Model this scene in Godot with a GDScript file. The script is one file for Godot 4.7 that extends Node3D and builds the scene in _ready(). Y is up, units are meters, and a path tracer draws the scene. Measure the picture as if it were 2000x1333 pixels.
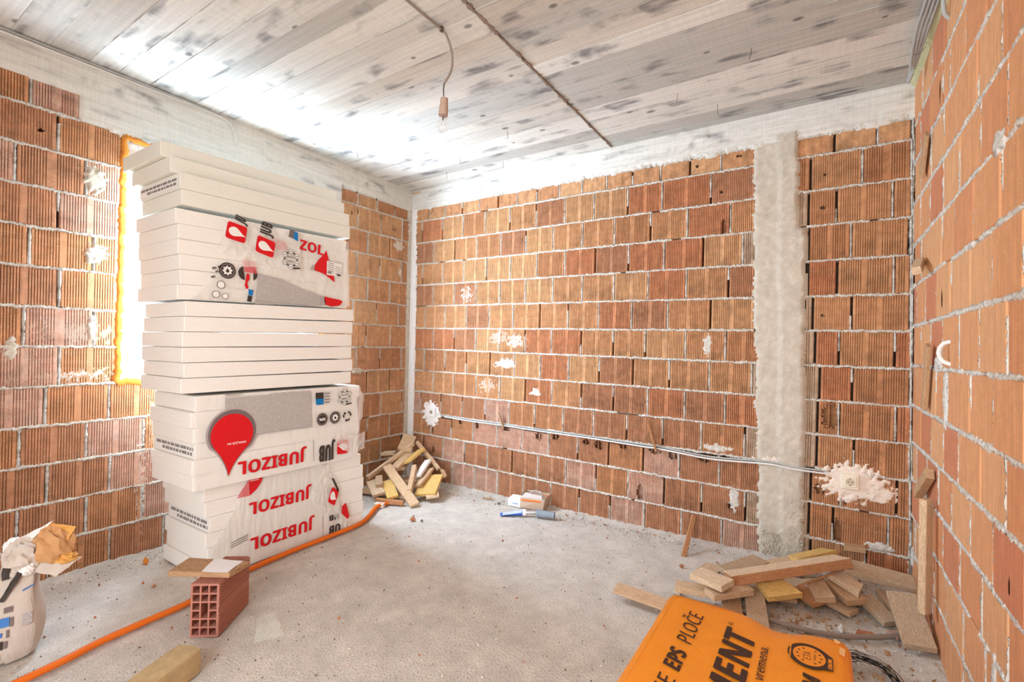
extends Node3D

# Room: x runs along the back wall (0 = left wall), z from the back wall towards the viewer, y up. Metres.
const W := 3.652
const D := 4.05
const H := 2.66

const BACK_ROWS := [
	[0.05, 0.295, 0.538, 0.781, 1.023, 1.266, 1.511, 1.75, 1.991, 2.239, 2.481, 2.729, 2.96],
	[0.05, 0.187, 0.428, 0.671, 0.913, 1.157, 1.397, 1.639, 1.88, 2.12, 2.367, 2.606, 2.861, 2.96],
	[0.05, 0.283, 0.519, 0.76, 1.009, 1.247, 1.491, 1.735, 1.974, 2.224, 2.467, 2.711, 2.94],
	[0.057, 0.146, 0.388, 0.634, 0.879, 1.12, 1.361, 1.609, 1.856, 2.104, 2.354, 2.601, 2.853, 2.94],
	[0.057, 0.297, 0.539, 0.779, 1.028, 1.27, 1.509, 1.755, 2.003, 2.249, 2.495, 2.739, 2.93],
	[0.057, 0.181, 0.429, 0.669, 0.919, 1.161, 1.405, 1.649, 1.892, 2.142, 2.392, 2.642, 2.889, 2.93],
	[0.057, 0.285, 0.528, 0.769, 1.008, 1.258, 1.498, 1.745, 1.996, 2.228, 2.492, 2.738, 2.94],
	[0.057, 0.178, 0.418, 0.659, 0.902, 1.143, 1.39, 1.636, 1.88, 2.129, 2.375, 2.645, 2.9],
	[0.057, 0.27, 0.52, 0.761, 1.008, 1.256, 1.502, 1.749, 1.997, 2.241, 2.493, 2.749, 2.9],
	[0.057, 0.135, 0.38, 0.621, 0.866, 1.107, 1.356, 1.601, 1.847, 2.098, 2.348, 2.595, 2.83, 2.9],
	[0.037, 0.265, 0.514, 0.761, 1.005, 1.25, 1.497, 1.743, 1.992, 2.251, 2.498, 2.756, 2.9],
	[0.031, 0.119, 0.364, 0.605, 0.848, 1.093, 1.341, 1.593, 1.832, 2.087, 2.33, 2.639, 2.9],
	[0.017, 0.206, 0.397, 0.59, 0.779, 0.972, 1.16, 1.346, 1.543, 1.734, 1.926, 2.119, 2.314, 2.507, 2.699, 2.893],
]
const BACK_ROWS_RIGHT := [
	[3.14, 3.2, 3.456, 3.648],
	[3.15, 3.191, 3.307, 3.552, 3.648],
	[3.15, 3.2, 3.34, 3.587, 3.648],
	[3.15, 3.227, 3.4, 3.646],
	[3.15, 3.229, 3.331, 3.581, 3.648],
	[3.15, 3.238, 3.39, 3.64],
	[3.15, 3.214, 3.327, 3.575, 3.648],
	[3.16, 3.201, 3.384, 3.638],
	[3.15, 3.176, 3.315, 3.569, 3.64],
	[3.144, 3.178, 3.379, 3.631],
	[3.111, 3.176, 3.31, 3.562, 3.642],
	[3.109, 3.184, 3.428, 3.64],
	[3.103, 3.298, 3.493, 3.64],
]
const LEFT_ROWS := [  # one list for each stretch between openings, u = D - z
	[[0, 0.085, 0.332, 0.58, 0.827, 1.075, 1.322, 1.57, 1.816, 2.068, 2.32, 2.572, 2.824, 3.076, 3.328, 3.58, 3.83, 4]],
	[[0, 0.215, 0.463, 0.71, 0.958, 1.205, 1.453, 1.709, 1.96, 2.212, 2.463, 2.715, 2.967, 3.218, 3.47, 3.719, 3.97]],
	[[0, 0.068, 0.315, 0.563, 0.81, 1.058, 1.305, 1.553, 1.805, 2.056, 2.307, 2.558, 2.809, 3.06, 3.311, 3.562, 3.82, 4]],
	[[0, 0.213, 0.461, 0.708, 0.956, 1.203, 1.451, 1.703, 1.957, 2.208, 2.46, 2.711, 2.962, 3.214, 3.465, 3.71, 3.961, 4]],
	[[0, 0.052, 0.299, 0.547, 0.794, 1.042, 1.289, 1.537, 1.794, 2.045, 2.296, 2.547, 2.798, 3.049, 3.3, 3.551, 3.807, 4]],
	[[0, 0.1, 0.347, 0.595, 0.842, 1.09, 1.337, 1.585, 1.825], [3.11, 3.43, 3.687, 3.941, 4]],
	[[0, 0.213, 0.461, 0.708, 0.956, 1.203, 1.451, 1.718, 1.82], [3.11, 3.321, 3.532, 3.801, 4]],
	[[0, 0.09, 0.337, 0.585, 0.832, 1.08, 1.327, 1.575, 1.82], [3.11, 3.388, 3.638, 3.892, 4]],
	[[0, 0.223, 0.471, 0.718, 0.966, 1.213, 1.461, 1.708, 1.82], [3.11, 3.321, 3.532, 3.784, 4]],
	[[0, 0.078, 0.325, 0.573, 0.82, 1.068, 1.315, 1.563, 1.82], [3.11, 3.416, 3.664, 3.921, 4]],
	[[0, 0.167, 0.415, 0.662, 0.91, 1.157, 1.405, 1.667, 1.82], [3.11, 3.318, 3.526, 3.773, 4]],
	[[0, 0.067, 0.314, 0.562, 0.809, 1.057, 1.304, 1.552, 1.82], [3.11, 3.416, 3.667, 3.92, 4.02]],
	[[0, 0.21, 0.458, 0.705, 0.953, 1.2, 1.448, 1.637], [3.25, 3.414, 3.617, 3.822, 3.988]],
]
const RIGHT_ROWS := [
	[0, 0.3, 0.56, 0.821, 1.078, 1.331, 1.583, 1.835, 2.088, 2.341, 2.593, 2.845, 3.098, 3.35, 3.603, 3.855, 4.05],
	[0, 0.1, 0.34, 0.585, 0.821, 1.085, 1.33, 1.583, 1.835, 2.087, 2.34, 2.592, 2.845, 3.097, 3.35, 3.602, 3.855, 4.05],
	[0, 0.26, 0.518, 0.766, 1.029, 1.298, 1.535, 1.787, 2.04, 2.292, 2.545, 2.797, 3.05, 3.302, 3.555, 3.807, 4.05],
	[0, 0.13, 0.4, 0.659, 0.897, 1.164, 1.409, 1.661, 1.914, 2.167, 2.419, 2.671, 2.924, 3.176, 3.429, 3.681, 3.934, 4.05],
	[0, 0.24, 0.495, 0.757, 0.996, 1.276, 1.511, 1.763, 2.016, 2.268, 2.521, 2.773, 3.026, 3.278, 3.531, 3.783, 4.05],
	[0, 0.09, 0.34, 0.6, 0.835, 1.151, 1.404, 1.656, 1.909, 2.161, 2.414, 2.666, 2.919, 3.171, 3.424, 3.676, 3.929, 4.05],
	[0, 0.22, 0.472, 0.728, 1.007, 1.256, 1.517, 1.769, 2.022, 2.274, 2.527, 2.779, 3.032, 3.284, 3.537, 3.789, 4.05],
	[0, 0.1, 0.35, 0.596, 0.864, 1.132, 1.39, 1.642, 1.895, 2.147, 2.4, 2.652, 2.905, 3.157, 3.41, 3.662, 3.915, 4.05],
	[0, 0.22, 0.45, 0.699, 0.93, 1.189, 1.464, 1.716, 1.969, 2.221, 2.474, 2.726, 2.979, 3.231, 3.484, 3.736, 3.989, 4.05],
	[0, 0.19, 0.448, 0.719, 0.988, 1.265, 1.523, 1.775, 2.028, 2.28, 2.533, 2.785, 3.038, 3.29, 3.543, 3.795, 4.05],
	[0, 0.2, 0.45, 0.719, 0.946, 1.227, 1.467, 1.72, 1.972, 2.224, 2.477, 2.729, 2.982, 3.234, 3.487, 3.739, 4.05],
	[0, 0.179, 0.423, 0.7, 0.836, 1.075, 1.324, 1.577, 1.829, 2.082, 2.334, 2.587, 2.839, 3.091, 3.344, 3.596, 3.849, 4.05],
	[0, 0.22, 0.48, 0.733, 1.085, 1.337, 1.59, 1.842, 2.095, 2.347, 2.6, 2.852, 3.105, 3.357, 3.61, 3.862, 4.05],
]
const REAR_X0 := 1.7
const REAR_X1 := 3.45
const REAR_TOP := 2.25

var rng := RandomNumberGenerator.new()
var tex := {}
var M := {}
var names := {}
var brick_cache := {}


# ---------------------------------------------------------------- mesh helpers
class MB:
	var v := PackedVector3Array()
	var n := PackedVector3Array()

	func tri(a: Vector3, b: Vector3, c: Vector3) -> void:      # counter-clockwise seen from outside
		var k := (b - a).cross(c - a)
		if k.length_squared() < 1e-16:
			return
		k = k.normalized()
		v.append(a); v.append(c); v.append(b)
		n.append(k); n.append(k); n.append(k)

	func quad(a: Vector3, b: Vector3, c: Vector3, d: Vector3) -> void:
		tri(a, b, c)
		tri(a, c, d)

	func smooth_tri(a: Vector3, b: Vector3, c: Vector3, na: Vector3, nb: Vector3, nc: Vector3) -> void:
		v.append(a); v.append(c); v.append(b)
		n.append(na); n.append(nc); n.append(nb)

	func box(lo: Vector3, hi: Vector3) -> void:
		hexa([Vector3(lo.x, lo.y, lo.z), Vector3(hi.x, lo.y, lo.z), Vector3(hi.x, hi.y, lo.z), Vector3(lo.x, hi.y, lo.z),
			Vector3(lo.x, lo.y, hi.z), Vector3(hi.x, lo.y, hi.z), Vector3(hi.x, hi.y, hi.z), Vector3(lo.x, hi.y, hi.z)])

	func hexa(p: Array) -> void:
		quad(p[4], p[5], p[6], p[7])
		quad(p[1], p[0], p[3], p[2])
		quad(p[5], p[1], p[2], p[6])
		quad(p[0], p[4], p[7], p[3])
		quad(p[7], p[6], p[2], p[3])
		quad(p[0], p[1], p[5], p[4])

	# a hexahedron with chamfered edges; p as in hexa, b the chamfer in metres
	func chamfer(p: Array, b: float) -> void:
		var lx: float = (p[1] - p[0]).length()
		var ly: float = (p[3] - p[0]).length()
		var lz: float = (p[4] - p[0]).length()
		var f := Vector3(minf(b / lx, 0.4), minf(b / ly, 0.4), minf(b / lz, 0.4))
		var at := func(x: float, y: float, z: float) -> Vector3:
			var lo: Vector3 = (p[0].lerp(p[1], x)).lerp(p[3].lerp(p[2], x), y)
			var hi: Vector3 = (p[4].lerp(p[5], x)).lerp(p[7].lerp(p[6], x), y)
			return lo.lerp(hi, z)
		var q := {}
		for ix in 2:
			for iy in 2:
				for iz in 2:
					var x := float(ix)
					var y := float(iy)
					var z := float(iz)
					var xi := f.x if ix == 0 else 1.0 - f.x
					var yi := f.y if iy == 0 else 1.0 - f.y
					var zi := f.z if iz == 0 else 1.0 - f.z
					q[[ix, iy, iz]] = [at.call(x, yi, zi), at.call(xi, y, zi), at.call(xi, yi, z)]
		for s in 2:
			var fx := [q[[s, 0, 0]][0], q[[s, 1, 0]][0], q[[s, 1, 1]][0], q[[s, 0, 1]][0]]
			var fy := [q[[0, s, 0]][1], q[[0, s, 1]][1], q[[1, s, 1]][1], q[[1, s, 0]][1]]
			var fz := [q[[0, 0, s]][2], q[[1, 0, s]][2], q[[1, 1, s]][2], q[[0, 1, s]][2]]
			for ff in [fx, fy, fz]:
				if s == 1:
					quad(ff[0], ff[1], ff[2], ff[3])
				else:
					quad(ff[3], ff[2], ff[1], ff[0])
		for a in 2:
			for c in 2:
				var flip := a == c
				edge(q[[a, c, 0]][0], q[[a, c, 1]][0], q[[a, c, 1]][1], q[[a, c, 0]][1], flip)
				edge(q[[a, 0, c]][2], q[[a, 1, c]][2], q[[a, 1, c]][0], q[[a, 0, c]][0], flip)
				edge(q[[0, a, c]][1], q[[1, a, c]][1], q[[1, a, c]][2], q[[0, a, c]][2], flip)
		for k in q:
			var t: Array = q[k]
			if (k[0] + k[1] + k[2]) % 2 == 1:
				tri(t[0], t[1], t[2])
			else:
				tri(t[0], t[2], t[1])

	func edge(a: Vector3, b: Vector3, c: Vector3, d: Vector3, flip: bool) -> void:
		if flip:
			quad(d, c, b, a)
		else:
			quad(a, b, c, d)

	# a tube along points; radius one number or one for each point
	func tube(pts: Array, radius, sides := 8, caps := true) -> void:
		var rings := []
		var norms := []
		var side := Vector3.ZERO
		for i in pts.size():
			var d: Vector3 = (pts[mini(i + 1, pts.size() - 1)] - pts[maxi(i - 1, 0)]).normalized()
			if side == Vector3.ZERO:
				side = d.cross(Vector3.UP if absf(d.y) < 0.9 else Vector3.RIGHT).normalized()
			side = (side - d * side.dot(d)).normalized()
			var up := d.cross(side)
			var r: float = radius[i] if radius is Array else radius
			var ring := []
			var nn := []
			for k in sides:
				var a := TAU * k / sides
				var o := side * cos(a) + up * sin(a)
				ring.append(pts[i] + o * r)
				nn.append(o)
			rings.append(ring)
			norms.append(nn)
		for i in pts.size() - 1:
			for k in sides:
				var l := (k + 1) % sides
				smooth_tri(rings[i][k], rings[i][l], rings[i + 1][l], norms[i][k], norms[i][l], norms[i + 1][l])
				smooth_tri(rings[i][k], rings[i + 1][l], rings[i + 1][k], norms[i][k], norms[i + 1][l], norms[i + 1][k])
		if caps:
			for k in range(1, sides - 1):
				tri(rings[0][0], rings[0][k + 1], rings[0][k])
				tri(rings[-1][0], rings[-1][k], rings[-1][k + 1])

	# a grid of points as one smooth sheet; keep(i, j) may drop cells
	func sheet(p: Array, nu: int, nv: int, keep = null) -> void:
		var nn := PackedVector3Array()
		nn.resize(p.size())
		for j in nv - 1:
			for i in nu - 1:
				var a: Vector3 = p[j * nu + i]
				var k: Vector3 = (p[j * nu + i + 1] - a).cross(p[(j + 1) * nu + i] - a)
				for o in [j * nu + i, j * nu + i + 1, (j + 1) * nu + i, (j + 1) * nu + i + 1]:
					nn[o] += k
		for j in nv - 1:
			for i in nu - 1:
				if keep != null and not keep.call(i, j):
					continue
				var a := j * nu + i
				var b := a + 1
				var c := a + nu + 1
				var d := a + nu
				smooth_tri(p[a], p[b], p[c], nn[a].normalized(), nn[b].normalized(), nn[c].normalized())
				smooth_tri(p[a], p[c], p[d], nn[a].normalized(), nn[c].normalized(), nn[d].normalized())

	# a flat plate of a polygon in the x-y plane, from z = 0 to t, facing +z
	func plate(poly: PackedVector2Array, t: float) -> void:
		var k := Geometry2D.triangulate_polygon(poly)
		for i in range(0, k.size(), 3):
			var a := poly[k[i]]
			var b := poly[k[i + 1]]
			var c := poly[k[i + 2]]
			if (b - a).cross(c - a) < 0.0:
				var s := b
				b = c
				c = s
			tri(Vector3(a.x, a.y, t), Vector3(b.x, b.y, t), Vector3(c.x, c.y, t))
			tri(Vector3(a.x, a.y, 0), Vector3(c.x, c.y, 0), Vector3(b.x, b.y, 0))
		var cw := Geometry2D.is_polygon_clockwise(poly)
		for i in poly.size():
			var a := poly[i]
			var b := poly[(i + 1) % poly.size()]
			if cw:
				var s := a
				a = b
				b = s
			quad(Vector3(a.x, a.y, 0), Vector3(b.x, b.y, 0), Vector3(b.x, b.y, t), Vector3(a.x, a.y, t))

	func lathe(profile: Array, sides := 20) -> void:            # profile: Vector2(radius, height), bottom to top
		for i in profile.size() - 1:
			var a: Vector2 = profile[i]
			var b: Vector2 = profile[i + 1]
			var sl := Vector2(b.y - a.y, a.x - b.x).normalized()
			for k in sides:
				var t := TAU * k / sides
				var u := TAU * (k + 1) / sides
				var e := Vector3(cos(t), 0, sin(t))
				var g := Vector3(cos(u), 0, sin(u))
				var ne := e * sl.x + Vector3.UP * sl.y
				var ng := g * sl.x + Vector3.UP * sl.y
				var y0 := Vector3.UP * a.y
				var y1 := Vector3.UP * b.y
				smooth_tri(e * a.x + y0, e * b.x + y1, g * b.x + y1, ne, ne, ng)
				smooth_tri(e * a.x + y0, g * b.x + y1, g * a.x + y0, ne, ng, ng)

	func mesh() -> ArrayMesh:
		var a := []
		a.resize(Mesh.ARRAY_MAX)
		a[Mesh.ARRAY_VERTEX] = v
		a[Mesh.ARRAY_NORMAL] = n
		var m := ArrayMesh.new()
		m.add_surface_from_arrays(Mesh.PRIMITIVE_TRIANGLES, a)
		return m


# ---------------------------------------------------------------- scene helpers
func numbered(called: String) -> String:
	if not names.has(called):
		names[called] = 0
		return called
	names[called] += 1
	return "%s_%03d" % [called, names[called]]


func tag(o: Node, label := "", category := "", group := "", kind := "") -> Node:
	if label: o.set_meta("label", label)
	if category: o.set_meta("category", category)
	if group: o.set_meta("group", group)
	if kind: o.set_meta("kind", kind)
	return o


func part(called: String, mesh: Mesh, mat: Material, parent: Node, at := Transform3D()) -> MeshInstance3D:
	var o := MeshInstance3D.new()
	o.name = called
	o.mesh = mesh
	o.material_override = mat
	o.transform = at
	parent.add_child(o, true)
	return o


func solo(called: String, mesh: Mesh, mat: Material, at := Transform3D()) -> MeshInstance3D:
	return part(numbered(called), mesh, mat, self, at)


func thing(called: String, at := Transform3D()) -> Node3D:
	var o := Node3D.new()
	o.name = numbered(called)
	o.transform = at
	add_child(o)
	return o


func noise(seed_: int, freq: float, octaves := 3, kind := FastNoiseLite.TYPE_SIMPLEX_SMOOTH) -> FastNoiseLite:
	var f := FastNoiseLite.new()
	f.seed = seed_
	f.frequency = freq
	f.noise_type = kind
	f.fractal_octaves = octaves
	if octaves < 2:
		f.fractal_type = FastNoiseLite.FRACTAL_NONE
	return f


func nbytes(size: int, seed_: int, freq: float, octaves := 3, kind := FastNoiseLite.TYPE_SIMPLEX_SMOOTH) -> PackedByteArray:
	var im := noise(seed_, freq, octaves, kind).get_seamless_image(size, size)
	im.convert(Image.FORMAT_L8)
	return im.get_data()


func stretched(size: int, seed_: int, freq: float, along: int, octaves := 2) -> PackedByteArray:
	# noise drawn out along x by `along` times, still seamless
	var im := noise(seed_, freq, octaves).get_seamless_image(size / along, size)
	im.resize(size, size, Image.INTERPOLATE_CUBIC)
	im.convert(Image.FORMAT_L8)
	return im.get_data()


func tex_from(rgb: PackedByteArray, size: int) -> ImageTexture:
	return ImageTexture.create_from_image(Image.create_from_data(size, size, false, Image.FORMAT_RGB8, rgb))


func tex_l(l: PackedByteArray, size: int) -> ImageTexture:
	return ImageTexture.create_from_image(Image.create_from_data(size, size, false, Image.FORMAT_L8, l))


func mat(albedo: Color, rough := 0.9, texture: Texture2D = null, size := 1.0, height: Texture2D = null, depth_cm := 0.0, world := true, offset := Vector3.ZERO) -> StandardMaterial3D:
	var m := StandardMaterial3D.new()
	m.albedo_color = albedo
	m.roughness = rough
	m.metallic_specular = 0.35
	m.albedo_texture = texture
	if texture or height:
		m.uv1_triplanar = true
		m.uv1_world_triplanar = world
		m.uv1_triplanar_sharpness = 4.0
		m.uv1_scale = Vector3.ONE / size
		m.uv1_offset = offset
	if height:
		m.heightmap_enabled = true
		m.heightmap_texture = height
		m.heightmap_scale = depth_cm
	return m


func c8(r: int, g: int, b: int) -> Color:
	return Color8(r, g, b)


func along(a: Vector3, b: Vector3, up := Vector3.UP) -> Basis:          # local x from a to b, y near up
	var x := (b - a).normalized()
	var z := x.cross(up).normalized()
	return Basis(x, z.cross(x).normalized(), z)


func curve(pts: Array, step := 0.02) -> Array:                          # a smooth line through the points
	var out := []
	for i in pts.size() - 1:
		var p0: Vector3 = pts[maxi(i - 1, 0)]
		var p1: Vector3 = pts[i]
		var p2: Vector3 = pts[i + 1]
		var p3: Vector3 = pts[mini(i + 2, pts.size() - 1)]
		var k := maxi(2, int((p2 - p1).length() / step))
		for j in k:
			out.append(p1.cubic_interpolate(p2, p0, p3, float(j) / k))
	out.append(pts[-1])
	return out


# ---------------------------------------------------------------- textures and materials
func make_textures() -> void:
	var S := 512
	var fine := nbytes(S, 11, 0.11, 3)
	var mid := nbytes(S, 12, 0.02, 4)
	var wide := nbytes(S, 13, 0.006, 3)
	var speck := nbytes(S, 14, 0.16, 1)
	var grit := nbytes(S, 15, 0.25, 2)
	var cells := nbytes(S, 16, 0.12, 1, FastNoiseLite.TYPE_CELLULAR)
	tex.grit = tex_l(grit, S)
	tex.fine = tex_l(fine, S)
	tex.cells = tex_l(cells, S)
	# rough relief for mortar and floor: coarse lumps and fine grains together
	var lumpy := PackedByteArray()
	lumpy.resize(S * S)
	for i in S * S:
		lumpy[i] = clampi(int(fine[i] * 0.45 + grit[i] * 0.35 + mid[i] * 0.2), 0, 255)
	tex.lumpy = tex_l(lumpy, S)
	var ribs := PackedByteArray()
	ribs.resize(S * S)
	for y in S:
		for x in S:
			var q := fposmod(x / 512.0 * 60.0, 1.0)
			ribs[y * S + x] = clampi(int((90.0 if q < 0.3 else 170.0) + fine[y * S + x] * 0.25), 0, 255)
	tex.ribs = tex_l(ribs, S)
	# fired clay in six tones, with mortar specks
	var clay := [[187, 138, 99], [179, 127, 90], [192, 147, 107], [171, 121, 90], [181, 121, 86], [184, 141, 120], [173, 146, 122]]
	var streak := PackedByteArray()
	var st_im := noise(21, 0.05, 3).get_seamless_image(S, S / 16)
	st_im.resize(S, S, Image.INTERPOLATE_CUBIC)
	st_im.convert(Image.FORMAT_L8)
	streak = st_im.get_data()
	tex.clay = []
	for k in clay.size():
		var b := PackedByteArray()
		b.resize(S * S * 3)
		var sh: int = k * 7919 * 3
		var lim := 212 if k < 5 else 196
		for i in S * S:
			var j := (i + sh) % (S * S)
			var f := 0.74 + 0.22 * mid[j] / 255.0 + 0.18 * streak[j] / 255.0 + 0.12 * fine[j] / 255.0 - 0.10 * clampf((wide[(i + sh * 3) % (S * S)] - 150) / 50.0, 0.0, 1.0)
			var w := 0.0
			if speck[j] > lim and mid[i] > 118:
				w = 0.55
			elif k >= 5 and wide[j] > 130:
				w = 0.18
			b[i * 3] = mini(255, int(clay[k][0] * f * (1.0 - w) + 222.0 * w))
			b[i * 3 + 1] = mini(255, int(clay[k][1] * f * (1.0 - w) + 214.0 * w))
			b[i * 3 + 2] = mini(255, int(clay[k][2] * f * (1.0 - w) + 200.0 * w))
		tex.clay.append(tex_from(b, S))
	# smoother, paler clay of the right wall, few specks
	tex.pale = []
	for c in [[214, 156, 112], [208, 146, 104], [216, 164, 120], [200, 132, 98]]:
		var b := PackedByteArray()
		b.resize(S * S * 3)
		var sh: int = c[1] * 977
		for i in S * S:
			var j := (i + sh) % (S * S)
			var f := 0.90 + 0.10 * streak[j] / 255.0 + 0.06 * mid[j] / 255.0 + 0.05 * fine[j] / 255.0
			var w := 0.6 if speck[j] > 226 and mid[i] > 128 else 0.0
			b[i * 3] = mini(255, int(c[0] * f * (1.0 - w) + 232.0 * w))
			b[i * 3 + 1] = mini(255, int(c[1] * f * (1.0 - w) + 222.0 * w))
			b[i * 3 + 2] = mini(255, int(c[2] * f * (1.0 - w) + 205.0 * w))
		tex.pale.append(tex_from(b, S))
	# mortar and cast concrete
	var mo := PackedByteArray()
	mo.resize(S * S * 3)
	var fl := PackedByteArray()
	fl.resize(S * S * 3)
	for i in S * S:
		var f := 0.70 + 0.20 * mid[i] / 255.0 + 0.28 * grit[i] / 255.0
		mo[i * 3] = mini(255, int(226 * f)); mo[i * 3 + 1] = mini(255, int(222 * f)); mo[i * 3 + 2] = mini(255, int(213 * f))
		f = 0.84 + 0.07 * mid[i] / 255.0 + 0.10 * wide[i] / 255.0 + 0.13 * grit[i] / 255.0
		if speck[(i + 1313) % (S * S)] > 214:
			f *= 0.80
		elif speck[(i + 90000) % (S * S)] > 222:
			f *= 1.10
		fl[i * 3] = mini(255, int(208 * f)); fl[i * 3 + 1] = mini(255, int(202 * f)); fl[i * 3 + 2] = mini(255, int(193 * f))
	tex.mortar = tex_from(mo, S)
	tex.floor = tex_from(fl, S)
	# concrete cast against sawn boards: grain and stains run along x, saw marks across
	var B := 1024
	var grain := stretched(B, 31, 0.06, 32, 3)
	var stain := stretched(B, 32, 0.014, 6, 4)
	var blot := nbytes(B, 33, 0.007, 4)
	var dust := nbytes(B, 34, 0.2, 2)
	var saw_im := noise(35, 0.1, 2).get_seamless_image(B, B / 32)
	saw_im.resize(B, B, Image.INTERPOLATE_CUBIC)
	saw_im.convert(Image.FORMAT_L8)
	var saw := saw_im.get_data()
	var cb := PackedByteArray()
	cb.resize(B * B * 3)
	var ch := PackedByteArray()
	ch.resize(B * B)
	for i in B * B:
		var s := stain[i] / 255.0
		var dark := clampf((s - 0.50) * 2.6, 0.0, 1.0) * clampf((blot[i] - 100) / 80.0, 0.0, 1.0)
		var f := 0.92 + 0.09 * grain[i] / 255.0 + 0.04 * saw[i] / 255.0 - 0.36 * dark - 0.10 * clampf((dust[i] - 178) / 40.0, 0.0, 1.0)
		cb[i * 3] = clampi(int(234 * f), 0, 255); cb[i * 3 + 1] = clampi(int(230 * f), 0, 255); cb[i * 3 + 2] = clampi(int(222 * f + 4.0 * dark), 0, 255)
		ch[i] = clampi(int(grain[i] * 0.5 + saw[i] * 0.25 + dust[i] * 0.25), 0, 255)
	# knots left by the boards
	rng.seed = 5
	for k in 11:
		var cx := rng.randi_range(0, B - 1)
		var cy := rng.randi_range(0, B - 1)
		var r := rng.randf_range(5.0, 11.0)
		for dy in range(-12, 13):
			for dx in range(-20, 21):
				var q := Vector2(dx / 1.6, dy).length() / r
				if q < 1.0:
					var i := ((cy + dy + B) % B) * B + (cx + dx + B) % B
					var f := 0.62 + 0.25 * q * q + 0.06 * sin(q * 16.0)
					for c in 3:
						cb[i * 3 + c] = int(cb[i * 3 + c] * f)
	tex.cast = tex_from(cb, B)
	tex.cast_h = tex_l(ch, B)
	# sawn timber, grain along x
	var ring := stretched(S, 41, 0.05, 16, 2)
	var fibre := stretched(S, 42, 0.22, 32, 2)
	var wd := PackedByteArray()
	wd.resize(S * S * 3)
	for i in S * S:
		var g := 0.5 + 0.5 * sin(ring[i] / 255.0 * 34.0)
		var f := 0.74 + 0.13 * g + 0.16 * fibre[i] / 255.0
		if speck[(i + 7777) % (S * S)] > 208:
			f *= 0.76
		wd[i * 3] = mini(255, int(255 * f)); wd[i * 3 + 1] = mini(255, int((250 - 14 * (1.0 - g)) * f)); wd[i * 3 + 2] = mini(255, int((244 - 30 * (1.0 - g)) * f))
	tex.wood = tex_from(wd, S)
	tex.wood_h = tex_l(fibre, S)
	# foam board: faint beads and hot-wire lines
	var ep := PackedByteArray()
	ep.resize(S * S * 3)
	var wire := stretched(S, 52, 0.12, 16, 2)
	for i in S * S:
		var f := 0.945 + 0.03 * cells[i] / 255.0 + 0.02 * wire[i] / 255.0
		ep[i * 3] = int(252 * f); ep[i * 3 + 1] = int(251 * f); ep[i * 3 + 2] = int(246 * f)
	tex.foam = tex_from(ep, S)
	# small print too fine to read: rows of dark dashes on clear
	var pr := PackedByteArray()
	pr.resize(256 * 256 * 3)
	rng.seed = 8
	for y in 256:
		for x in 256:
			var on := (y % 6) < 3 and rng.randf() < 0.72
			var g := 120 if on else 214
			pr[(y * 256 + x) * 3] = g; pr[(y * 256 + x) * 3 + 1] = g - 4; pr[(y * 256 + x) * 3 + 2] = g - 6
	tex.print = tex_from(pr, 256)


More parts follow.
